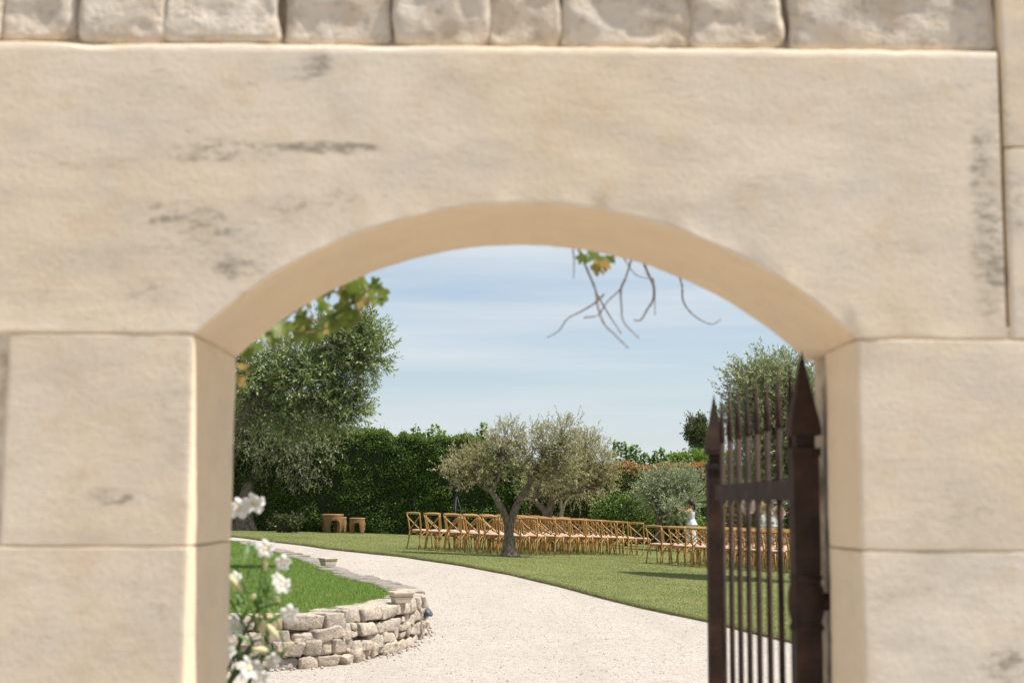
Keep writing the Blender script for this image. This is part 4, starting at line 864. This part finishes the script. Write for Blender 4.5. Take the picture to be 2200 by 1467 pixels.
# ---------------------------------------------------------------- woven stools
def stool(label, px0, px1, ytop, ybot, Y, sq, nl, seed, group='coiled rope stools on the lawn', rz=0.4):
    a = at(px0, ybot, Y); b = at(px1, ybot, Y); w = (b.x - a.x) / 2; xc = (a.x + b.x) / 2; z0 = terrain(xc, Y) + 0.045; H = (ybot - ytop) * Y / F * 0.995
    root = tag(empty('woven_stool', (xc, Y, z0), rz), label, 'stool', group); rs = random.Random(seed); N_ = 72; m = MB()
    lay = nl; V = []; Q = []; rows = 0
    def prof(f, th):                      # radius at height fraction f
        c4 = math.cos(4 * (th - math.pi / 4)); q = 1 + sq * 0.10 * (1 - abs(math.cos(2 * th)) * 2) * -1
        bul = 0.93 + 0.07 * math.sin(math.pi * min(1, f * 1.15)) - 0.16 * max(0, 0.35 - f) * (1)
        return w * bul * (1 + 0.03 * c4) * q
    def zbot(th):
        c4 = 0.5 + 0.5 * math.cos(4 * (th - math.pi / 4)); return H * 0.68 * math.sqrt(max(0, 1 - (c4 / 0.80) ** 2)) if c4 < 0.80 else 0.0
    zl = [H * (1 - k / (lay * 2)) for k in range(lay * 2 + 1)]
    ring = 0
    for k, z in enumerate(zl):
        for j in range(N_):
            th = 2 * math.pi * j / N_; zz = max(z, zbot(th)); r_ = prof(zz / H, th) * (1.0 if k % 2 else 0.85) * (1 + 0.008 * mnoise.noise((j * .4, k * 1.0, seed)))
            if k == 0: r_ *= 0.96
            V.append((r_ * math.cos(th), r_ * math.sin(th), zz + 0.004 * mnoise.noise((j * .25, k * .7, seed + 3))))
    nr = len(zl)
    for k in range(nr - 1):
        for j in range(N_): j2 = (j + 1) % N_; Q.append((k * N_ + j, (k + 1) * N_ + j, (k + 1) * N_ + j2, k * N_ + j2))
    base = len(V)
    for k, z in enumerate(zl[::3] + [zl[-1]]):      # inner wall
        for j in range(N_):
            th = 2 * math.pi * j / N_; zz = max(min(z, H * 0.8), zbot(th)); r_ = prof(zz / H, th) * 0.62; V.append((r_ * math.cos(th), r_ * math.sin(th), zz))
    ni = len(zl[::3]) + 1
    for k in range(ni - 1):
        for j in range(N_): j2 = (j + 1) % N_; Q.append((base + k * N_ + j, base + k * N_ + j2, base + (k + 1) * N_ + j2, base + (k + 1) * N_ + j))
    for j in range(N_): j2 = (j + 1) % N_; Q.append(((nr - 1) * N_ + j, base + (ni - 1) * N_ + j, base + (ni - 1) * N_ + j2, (nr - 1) * N_ + j2))
    new_obj('legs', np_mesh('legs', V, Q), root, M_rope, False)
    m = MB(); prof2 = [(0.30, 0), (0.30, .012), (0.55, 0.014), (0.6, .012), (0.85, 0.014), (0.965, 0.008), (0.985, -0.008), (0.96, -0.03)]
    v = []; f = []
    for fr, dz in prof2:
        for j in range(N_): th = 2 * math.pi * j / N_; r_ = prof(1, th) * fr * 1.03; v.append((r_ * math.cos(th), r_ * math.sin(th), H - 0.010 + dz))
    for i in range(len(prof2) - 1):
        for j in range(N_): j2 = (j + 1) % N_; f.append((i * N_ + j, (i + 1) * N_ + j, (i + 1) * N_ + j2, i * N_ + j2))
    f.append(tuple(range(N_))); m.add(v, f); m.build('top', M_rope, root)
    return root
ys_ = hit(715, 1146).y
stool('largest coiled-rope stool with thick arched legs, squared flat top', 690, 738, 1107.5, 1146, ys_, 1, 12, 3, rz=0.35)
stool('middle coiled-rope stool half hidden behind the largest one', 722, 745, 1113, 1145, ys_ + 0.55, 0, 10, 5, rz=0.1)
stool('small round coiled-rope stool standing apart on arched legs', 748, 786, 1115, 1147, ys_ - 0.25, 0, 10, 9, rz=0.02)

# ---------------------------------------------------------------- planters, spotlight, tripod
def planter(px, py, wpx, rz, label):
    p = hit(px, py, zf=lambda x, y: cap_z(x, y) + 0.012); w = wpx * p.y / F / 2; h = w * 0.98
    root = tag(empty('stone_planter', (p.x, p.y, p.z), rz), label, 'planter', 'stone planters on the dry-stone wall')
    def ring(hw, hd, z, n=6): return [(sx * hw, sy * hd, z) for sx, sy in ((-1, -1), (1, -1), (1, 1), (-1, 1))]
    v = []; f = []
    prof = [(0.70, 0.0), (0.74, 0.02), (0.86, h - 0.035), (0.88, h - 0.03), (0.99, h - 0.024), (1.0, h - 0.006), (0.985, h), (0.90, h), (0.88, h - 0.006), (0.86, h - 0.05)]
    for s_, z in prof: v += ring(w * s_, w * s_ * 0.8, z)
    for i in range(len(prof) - 1):
        for k_ in range(4): k2 = (k_ + 1) % 4; f.append((i * 4 + k_, i * 4 + k2, (i + 1) * 4 + k2, (i + 1) * 4 + k_))
    f.append((3, 2, 1, 0)); m = MB(); m.add(v, f); o = m.build('trough', M_pot, root, False)
    bv = o.modifiers.new('b', 'BEVEL'); bv.width = 0.006; bv.segments = 2; bv.limit_method = 'ANGLE'
    m = MB(); m.box((0, 0, h - 0.055), (w * .85, w * .67, 0.008)); m.build('soil', M_soil, root, False)
    return root
planter(862, 1294, 48, R(25), 'nearer cream stone planter at the rounded end of the dry-stone wall')
planter(705, 1215, 35, R(38), 'farther cream stone planter on the flat edging stones')

sp = at(920, 1320, 17.0)
root = tag(empty('garden_spotlight', (sp.x, sp.y, sp.z)), 'small dark grey spotlight fixed to the end of the dry-stone wall', 'spotlight')
m = MB(); d = Vector((0.55, -0.25, 0.45)).normalized(); c0_ = Vector((-0.03, 0, 0))
m.tube([c0_ - d * 0.06, c0_ - d * 0.05, c0_ + d * 0.02, c0_ + d * 0.055], [0.024, 0.034, 0.038, 0.05], 14); m.build('housing', M_lamp, root)
m = MB(); m.tube([c0_ + d * 0.045, c0_ + d * 0.062], [0.058, 0.06], 14); m.build('rim', M_lamp, root)
m = MB(); m.tube([(-0.14, 0.02, -0.03), (-0.06, 0.01, -0.05), (-0.03, 0, -0.02)], 0.01, 6); m.build('bracket', M_lamp, root)

tp = at(980, 1100, 48.0); tz_ = terrain(tp.x, 48) + 0.045
root = tag(empty('tripod_stand', (tp.x, 48, tz_)), 'black tripod stand with a small box on top, in front of the hedge', 'tripod')
zt_ = at(977, 1064, 48).z - tz_
m = MB(); m.tube([(0, 0, 0.2), (0, 0, zt_ + .25)], 0.018, 8); m.build('pole', M_black, root)
for a in (R(20), R(140), R(260)):
    m = MB(); m.tube([(0.02 * math.cos(a), 0.02 * math.sin(a), zt_), (0.42 * math.cos(a), 0.42 * math.sin(a), 0)], 0.016, 6); m.build('leg', M_black, root)
    m = MB(); m.tube([(0, 0, zt_ * .5), (0.21 * math.cos(a), 0.21 * math.sin(a), zt_ * .5)], 0.008, 5); m.build('brace', M_black, root)
m = MB(); m.box((0.02, 0, zt_ + 0.34), (0.13, 0.09, 0.11)); o = m.build('box', M_black, root, False); bv = o.modifiers.new('b', 'BEVEL'); bv.width = 0.02; bv.segments = 2
m = MB(); m.lathe([(0.03, 0), (0.045, .02), (0.045, .05), (0.03, .07)], (0, 0, zt_ - .03), 10); m.build('collar', M_black, root)

# ---------------------------------------------------------------- woman in white
pw = at(1484, 1090, 46.0); wz = terrain(pw.x, 46) + 0.045
root = tag(empty('person', (pw.x, 46, wz)), 'woman in a long white dress, seen from the side, reaching into the silver olive', 'person')
sc = (at(1484, 1077, 46).z - wz) / 1.66
bvv = [(0, 0, .93), (0, .0, 1.12), (.01, 0, 1.32), (.0, 0, 1.42), (-.01, 0, 1.50), (-.025, 0, 1.585),            # pelvis..head
       (-.02, -.15, 1.37), (-.20, -.19, 1.30), (-.33, -.16, 1.45), (-.385, -.155, 1.50),                          # near arm reaching left
       (-.02, .15, 1.37), (-.22, .14, 1.27), (-.36, .12, 1.40), (-.42, .12, 1.44),
       (0, -.085, .88), (-.02, -.09, .48), (.01, -.095, .08), (-.11, -.1, .03), (0, .085, .88), (.05, .09, .48), (.08, .09, .08), (-.03, .09, .03),
       (-.41, -.17, 1.535), (-.415, -.15, 1.54), (-.41, -.13, 1.53), (-.375, -.135, 1.54), (-.45, .115, 1.47), (-.45, .135, 1.465), (-.03, 0, 1.62)]
be = [(0, 1), (1, 2), (2, 3), (3, 4), (4, 5), (5, 28), (2, 6), (6, 7), (7, 8), (8, 9), (2, 10), (10, 11), (11, 12), (12, 13), (0, 14), (14, 15), (15, 16), (16, 17), (0, 18), (18, 19), (19, 20), (20, 21), (9, 22), (9, 23), (9, 24), (9, 25), (13, 26), (13, 27)]
br_ = [.14, .115, .12, .052, .05, .082, .058, .042, .034, .03, .058, .042, .034, .03, .095, .062, .042, .03, .095, .062, .042, .03, .009, .009, .009, .009, .01, .01, .075]
me = bpy.data.meshes.new('body'); me.from_pydata([Vector(v) * sc for v in bvv], be, []); me.update()
body = new_obj('body', me, root, M_skin); sk = body.modifiers.new('skin', 'SKIN'); sv_ = me.skin_vertices[0].data
for i, r_ in enumerate(br_): sv_[i].radius = (r_ * sc, r_ * sc)
sv_[0].use_root = True; body.modifiers.new('sub', 'SUBSURF').levels = 1; body.modifiers['sub'].render_levels = 1; sk.use_smooth_shade = True
def loft(name, rows, mat, parent, n=28, wave=0.0):
    m = MB(); v = []; f = []
    for i, (cx_, rx, ry, z) in enumerate(rows):
        for k_ in range(n):
            a = 2 * math.pi * k_ / n; w_ = 1 + wave * (i / len(rows)) * math.sin(a * 7 + i * .2); v.append(((cx_ + rx * math.cos(a) * w_) * sc, ry * math.sin(a) * w_ * sc, z * sc))
    for i in range(len(rows) - 1):
        for k_ in range(n): k2 = (k_ + 1) % n; f.append((i * n + k_, i * n + k2, (i + 1) * n + k2, (i + 1) * n + k_))
    m.add(v, f); return m.build(name, mat, parent)
dr = loft('dress', [(.0, .135, .165, 1.33), (.0, .142, .175, 1.26), (0, .128, .155, 1.14), (0.01, .118, .14, 1.06), (0.015, .14, .165, .98), (.02, .165, .19, .88), (.02, .18, .2, .6), (.03, .21, .23, .3), (.04, .25, .26, .06)], M_dress, root, wave=0.07)
loft('peplum', [(0.01, .124, .146, 1.08), (.015, .155, .18, 1.0), (.02, .20, .215, .9)], M_dress, dr, wave=0.08)
m = MB(); m.lathe([(0.02, 0.115), (0.06, .10), (.088, .06), (.095, 0.0), (.085, -.05), (.05, -.085)], (0.012, 0, 1.615), 14); m.tube([(.075, 0, 1.62), (.115, 0, 1.56), (.125, 0, 1.45), (.11, 0, 1.36)], [.035, .038, .03, .012], 8)
for i in range(len(m.v)): m.v[i] = tuple(q * sc for q in m.v[i])
m.build('hair', M_hair, root)
m = MB(); m.tube([(-.098, 0, 1.59), (-.122, 0, 1.575), (-.1, 0, 1.56)], [.008, .013, .008], 6)
for i in range(len(m.v)): m.v[i] = tuple(q * sc for q in m.v[i])
m.build('nose', M_skin, body)

# ---------------------------------------------------------------- giant paper flowers of the ceremony backdrop
def paper_flower(px, py, wpx, Y, mat, label, layers=4, seed=0, inner=None):
    p = at(px, py, Y); r0 = wpx * Y / F / 2; zb = terrain(p.x, Y) + 0.045
    root = tag(empty('paper_flower', (p.x, Y, zb)), label, 'paper flower', 'giant paper flowers of the ceremony backdrop'); rs = random.Random(seed); hz = p.z - zb
    m = MB(); m.tube([(0, 0.06, 0), (0, 0.06, hz - .02), (0, 0.0, hz)], 0.014, 6); m.build('stem', M_green_pot, root)
    m = MB(); m.lathe([(0.16, 0), (0.16, 0.012), (0.02, 0.02)], (0, 0.06, 0), 14); m.build('foot', M_green_pot, root)
    for L_ in range(layers):
        npet = 7 - L_; rr = r0 * (1 - 0.23 * L_); op_ = 0.28 + 0.42 * L_
        for k_ in range(npet):
            a = 2 * math.pi * (k_ + 0.5 * L_) / npet + rs.uniform(-.1, .1); v = []; f = []; nu, nv = 6, 5
            for i in range(nu):
                u_ = i / (nu - 1); wd = rr * 0.62 * math.sin(math.pi * (0.12 + 0.80 * u_)) ; 
                for j in range(nv):
                    w_ = (j / (nv - 1) - .5) * 2; rad = rr * u_; out = -(op_ * rr * (u_ ** 1.6)) - 0.12 * rr * L_ - 0.16 * rr * w_ * w_ * u_ + (0.10 * rr * u_ ** 4); lx_ = rad * math.cos(op_ * .6) - 0.06 * rr * w_ * w_
                    x_ = math.cos(a) * lx_ - math.sin(a) * wd * w_; z_ = math.sin(a) * lx_ + math.cos(a) * wd * w_
                    v.append((x_, out, z_ + hz))
            for i in range(nu - 1):
                for j in range(nv - 1): f.append((i * nv + j, (i + 1) * nv + j, (i + 1) * nv + j + 1, i * nv + j + 1))
            mm = MB(); mm.add(v, f); mm.build('petal', M_paper[inner if inner and L_ >= 2 else mat], root)
    m = MB(); m.lathe([(0.02, -.05), (r0 * .16, -.02), (r0 * .15, .03), (.01, .05)], (0, -r0 * 0.3, hz), 10); m.build('heart', M_paper[inner or mat], root)
paper_flower(1606, 1086, 40, 44.5, 'blush', 'blush white paper rose, leftmost of the backdrop flowers', 4, 1)
paper_flower(1642, 1094, 30, 44.4, 'cream', 'cream paper rose with a golden heart in the middle of the backdrop', 4, 2)
paper_flower(1671, 1101, 34, 44.2, 'blush', 'large peach-pink paper rose beside the gate post', 4, 3, 'peach')
paper_flower(1664, 1072, 20, 44.6, 'white', 'small white frilled paper flower above the peach one', 3, 4)
paper_flower(1686, 1074, 20, 44.5, 'white', 'small white frilled paper flower nearest to the gate post', 3, 5)
def white_bunch(px, py, w, h, Y, label, seed):
    p = at(px, py, Y); zb = terrain(p.x, Y) + .045; s_ = Y / F; root = tag(empty('flower_urn', (p.x, Y, zb)), label, 'flower urn', 'white flower urns at the ceremony'); hz = p.z - zb
    m = MB(); m.lathe([(.12, 0), (.12, .03), (.06, .06), (.06, max(.1, hz - h * s_ * .9)), (.15, max(.16, hz - h * s_ * .5)), (.17, hz - h * s_ * .2)], (0, 0, 0), 14); m.build('urn', M_paper['white'], root)
    n = 900; P = rng.normal(size=(n, 3)) * np.array([w * s_ * .26, w * s_ * .26, h * s_ * .3]) + np.array([0, 0, hz]); V, Q, A = leaf_cloud(P, rng.normal(size=(n, 3)), 0.06, .7); o = new_obj('blossom', np_mesh('blossom', V, Q, A), root, M_petal); o['kind'] = 'stuff'
white_bunch(1641, 1122, 16, 20, 43.6, 'urn of small white blossom under the cream paper rose', 1)
white_bunch(1663, 1124, 18, 16, 43.4, 'urn of small white blossom under the peach paper rose', 2)

# ---------------------------------------------------------------- vines hanging behind the arch
def lobed_leaf(seed, s_=0.05):
    rs = random.Random(seed); out = []
    for k_ in range(15):
        a = -math.pi * .5 + 2 * math.pi * k_ / 15; r_ = s_ * (0.62 + 0.38 * abs(math.cos(2.5 * (a - math.pi / 2)))) * rs.uniform(.9, 1.1) * (0.55 if abs(k_ - 0) < 1 else 1)
        out.append((r_ * math.cos(a), s_ * .55 + r_ * math.sin(a), -0.25 * abs(r_ * math.cos(a)) + 0.1 * r_ * math.sin(a) * math.sin(a)))
    v = [(0, s_ * .55, 0.004)] + out; f = [(0, 1 + k_, 1 + (k_ + 1) % 15) for k_ in range(15)]
    me = bpy.data.meshes.new('leaf'); me.from_pydata(v, [], f); me.update(); return me
LEAF = [lobed_leaf(i) for i in range(4)]; LEAFG = [lobed_leaf(9 + i) for i in range(2)]
for q in LEAF: q.materials.append(M_vine)
for q in LEAFG: q.materials.append(M_vine2)
for me_ in LEAF + LEAFG: me_.polygons.foreach_set('use_smooth', np.ones(len(me_.polygons), bool))
def vine_leaf(root, px, py, Y, s_, rs, gold=False):
    o = bpy.data.objects.new('leaf', rs.choice(LEAFG if gold else LEAF)); C.objects.link(o)
    p = at(px, py, Y); o.location = p - root.location; o.parent = root; o.rotation_euler = (R(90) + rs.uniform(-.9, .9), rs.uniform(-.6, .6), rs.uniform(-1.2, 1.2) + math.pi * rs.choice((0, 0.0, .9, 1))); o.scale = (s_, s_, s_)
    return p
rs = random.Random(5)
vl = tag(empty('creeper', tuple(at(640, 560, 3.95))), 'leafy creeper with green and golden leaves hanging inside the arch on the olive side', 'creeper')
LP = [(820, 640), (805, 617), (785, 612), (796, 648), (770, 632), (752, 645), (780, 660), (812, 655), (735, 632), (745, 668), (708, 662), (722, 690), (700, 690), (688, 708), (668, 700), (652, 688), (645, 718), (625, 712), (604, 722), (690, 730), (672, 735), (715, 712), (738, 705), (765, 690), (632, 738), (594, 740), (655, 660), (700, 640), (610, 690), (570, 730), (812, 626), (778, 646), (760, 655), (728, 676), (712, 700), (660, 715), (638, 700), (616, 730), (586, 722), (700, 716), (790, 634)]
for i, (x, y) in enumerate(LP): vine_leaf(vl, x, y, 4.0 + rs.uniform(0, .3), rs.uniform(.48, .78), rs, rs.random() < .14)
for (x, y) in [(532, 770), (522, 795), (528, 812), (540, 752), (518, 830)]: vine_leaf(vl, x, y, 3.95, rs.uniform(.35, .55), rs, rs.random() < .6)
for pl in ([(560, 600), (620, 660), (690, 690), (760, 650), (820, 635)], [(540, 640), (600, 700), (660, 715), (720, 700)], [(620, 580), (700, 620), (760, 635), (800, 620)], [(500, 680), (520, 740), (526, 800)], [(760, 650), (772, 680), (745, 705)]):
    m = MB(); sp_ = spline([at(x, y, 4.1) - vl.location for x, y in pl], 5); m.tube(sp_, np.linspace(.005, .002, len(sp_)), 5); m.build('stem', M_twig, vl)
vr = tag(empty('creeper', tuple(at(1330, 520, 4.05))), 'bare twisted creeper stems with a few golden leaves dangling from the arch crown', 'creeper')
TW = [([(400, 60), (445, 170), (500, 300), (560, 450), (580, 600), (640, 760), (740, 860), (860, 980)], .0065), ([(900, 120), (870, 230), (800, 420), (680, 540), (600, 650)], .0055), ([(640, 480), (560, 560), (430, 640), (300, 710), (220, 820), (110, 885)], .006),
      ([(570, 480), (640, 600), (700, 700), (800, 850)], .006), ([(840, 330), (795, 440), (800, 600), (820, 740), (960, 890)], .006), ([(1000, 180), (1050, 300), (1100, 420), (1090, 540), (1040, 620), (980, 720), (910, 725)], .0075), ([(1090, 330), (1105, 450), (1110, 680)], .005),
      ([(1330, 300), (1360, 400), (1370, 540), (1430, 640), (1530, 720), (1640, 760), (1720, 715)], .006), ([(350, 60), (360, 200), (355, 340)], .004), ([(450, 700), (580, 680), (640, 600)], .004), ([(820, 150), (930, 300), (1050, 340)], .004)]
for i, (pl, r_) in enumerate(TW):
    Yt = 4.15 + 0.18 * (i % 4); m = MB(); sp_ = spline([at(1150 + x / 4.314, 520 + y / 4.314, Yt) - vr.location for x, y in pl], 5); m.tube(sp_, [r_ * .60 * (1 - .60 * k_ / len(sp_)) * (1 + .5 * mnoise.noise((k_ * .9, i, 0))) for k_ in range(len(sp_))], 6); m.build('stem', M_twig if i in (0, 1, 5) else M_twig_grey, vr)
for (x, y, g_) in [(620, 250, True), (670, 240, True), (440, 185, False), (530, 185, False), (600, 290, True), (700, 200, False)]: vine_leaf(vr, 1150 + x / 4.314, 520 + y / 4.314, 4.1, rs.uniform(.4, .6), rs, g_)

# ---------------------------------------------------------------- white flowering shrub behind the left jamb
so = at(470, 1300, 4.35); sh = tag(empty('flowering_shrub', (so.x - .1, 4.4, 0)), 'white trumpet-flowered shrub growing behind the left side of the arch', 'shrub')
def petal_flower():
    m = MB()
    for k_ in range(5):
        a = 2 * math.pi * k_ / 5; v = []; f = []; nu, nv = 6, 5
        for i in range(nu):
            u_ = i / (nu - 1); wd = 0.0165 * math.sin(math.pi * (.10 + .74 * u_)) ** .8
            for j in range(nv):
                w_ = (j / (nv - 1) - .5) * 2; r_ = 0.006 + 0.036 * u_; z_ = 0.012 * (1 - u_) ** 2 * -1 - 0.012 * u_ * u_ + .006 * w_ * u_ + .004 * math.sin(3 * w_ + k_)
                tw_ = a + .35 * u_; v.append((math.cos(tw_) * r_ - math.sin(tw_) * wd * w_, math.sin(tw_) * r_ + math.cos(tw_) * wd * w_, z_))
        for i in range(nu - 1):
            for j in range(nv - 1): f.append((i * nv + j, (i + 1) * nv + j, (i + 1) * nv + j + 1, i * nv + j + 1))
        m.add(v, f)
    me = m.mesh('flower'); me.materials.append(M_petal); me.polygons.foreach_set('use_smooth', np.ones(len(me.polygons), bool)); return me
FL = petal_flower(); m = MB(); m.tube([(0, 0, -.004), (0, 0, -.02), (0, 0, -.045)], [.0085, .007, .003], 8); TH = m.mesh('throat'); TH.materials.append(M_throat)
m = MB(); m.tube([(0, 0, 0), (0, 0, .012), (0, .002, .03), (0, .004, .05)], [.003, .008, .009, .001], 8); BUD = m.mesh('bud'); BUD.materials.append(M_bud)
def lance():
    v = []; f = []; n = 7
    for i in range(n):
        u_ = i / (n - 1); w_ = 0.011 * math.sin(math.pi * min(1, u_ * .95 + .04)) ** .8; z_ = -.02 * u_ * u_; v += [(-w_, .1 * u_, z_ + .003), (0, .1 * u_, z_), (w_, .1 * u_, z_ + .003)]
        if i: a = 3 * i; f += [(a - 3, a - 2, a + 1, a), (a - 2, a - 1, a + 2, a + 1)]
    me = bpy.data.meshes.new('leaf'); me.from_pydata(v, [], f); me.update(); me.materials.append(M_oleander); me.polygons.foreach_set('use_smooth', np.ones(len(f), bool)); return me
LAN = lance()
def inst(name, me, p, rot, s_, parent):
    o = bpy.data.objects.new(name, me); C.objects.link(o); o.parent = parent; o.location = Vector(p) - (parent.location if parent == sh else Vector((0, 0, 0))); o.rotation_euler = rot; o.scale = (s_,) * 3; return o
rs = random.Random(11)
FP = [(545, 1078, 1.05), (512, 1090, 1.0), (570, 1176, .85), (606, 1208, .75), (607, 1254, .85), (538, 1432, 1.15), (505, 1345, .9), (622, 1318, .8), (585, 1420, .7), (505, 1238, .6), (596, 1240, .5), (560, 1455, .8), (470, 1120, 1.0), (450, 1200, 1.0), (480, 1400, 1.0)]
hubs = []
for i, (x, y, s_) in enumerate(FP):
    Yp = 4.32 + rs.uniform(-.05, .1); p = at(x, y, Yp); aim = Vector((rs.uniform(-.2, .7), -1, rs.uniform(-.1, .7))).normalized(); e = aim.to_track_quat('Z', 'Y').to_euler()
    o = inst('flower', FL, p, e, s_ * .84, sh); t_ = bpy.data.objects.new('throat', TH); C.objects.link(t_); t_.parent = o; hubs.append(p - aim * .05 * s_)
for (x, y) in [(563, 1362), (578, 1398), (545, 1400), (600, 1292), (610, 1400), (598, 1370), (570, 1225), (545, 1285), (520, 1270)]:
    p = at(x, y, 4.33); inst('bud', BUD, p, (rs.uniform(.3, 1.6), rs.uniform(-.6, .6), rs.uniform(-1, 1)), rs.uniform(.8, 1.3), sh); hubs.append(p)
LPs = [(512, 1190), (552, 1222), (530, 1245), (524, 1300), (515, 1385), (548, 1330), (506, 1440), (535, 1462), (560, 1250), (575, 1270), (510, 1320), (540, 1360), (520, 1410), (555, 1310), (530, 1340), (570, 1330), (500, 1280), (585, 1290), (505, 1400), (520, 1215), (545, 1200), (508, 1360), (528, 1385), (550, 1440), (515, 1425), (500, 1460), (565, 1350), (518, 1340), (538, 1310), (555, 1275), (535, 1220), (505, 1210), (575, 1240), (590, 1325), (545, 1385)]
for (x, y) in LPs: p = at(x, y, 4.38 + rs.uniform(-.06, .08)); inst('leaf', LAN, p, (rs.uniform(.2, 1.5), rs.uniform(-.5, .5), rs.uniform(-2.2, 2.2)), rs.uniform(.6, 1.05), sh); hubs.append(p)
for i in range(120):
    p = Vector((rs.uniform(-1.55, -.88), 4.42 + rs.uniform(-.18, .25), rs.uniform(.1, 1.72))); inst('leaf', LAN, p, (rs.uniform(.0, 1.4), rs.uniform(-.5, .5), rs.uniform(-3, 3)), rs.uniform(.7, 1.2), sh)
for i in range(7):
    tops = sorted(hubs, key=lambda q: rs.random())[:4]; tops = sorted(tops, key=lambda q: q.z); b = Vector((-1.02 + rs.uniform(-.1, .1), 4.42 + rs.uniform(-.08, .08), 0)) - sh.location
    pts = [b, b + Vector((0, 0, .5))] + [q - sh.location for q in tops if q.z > .6]; m = MB(); sp_ = spline(pts, 5); m.tube(sp_, np.linspace(.006, .002, len(sp_)), 5); m.build('stem', M_oleander, sh)
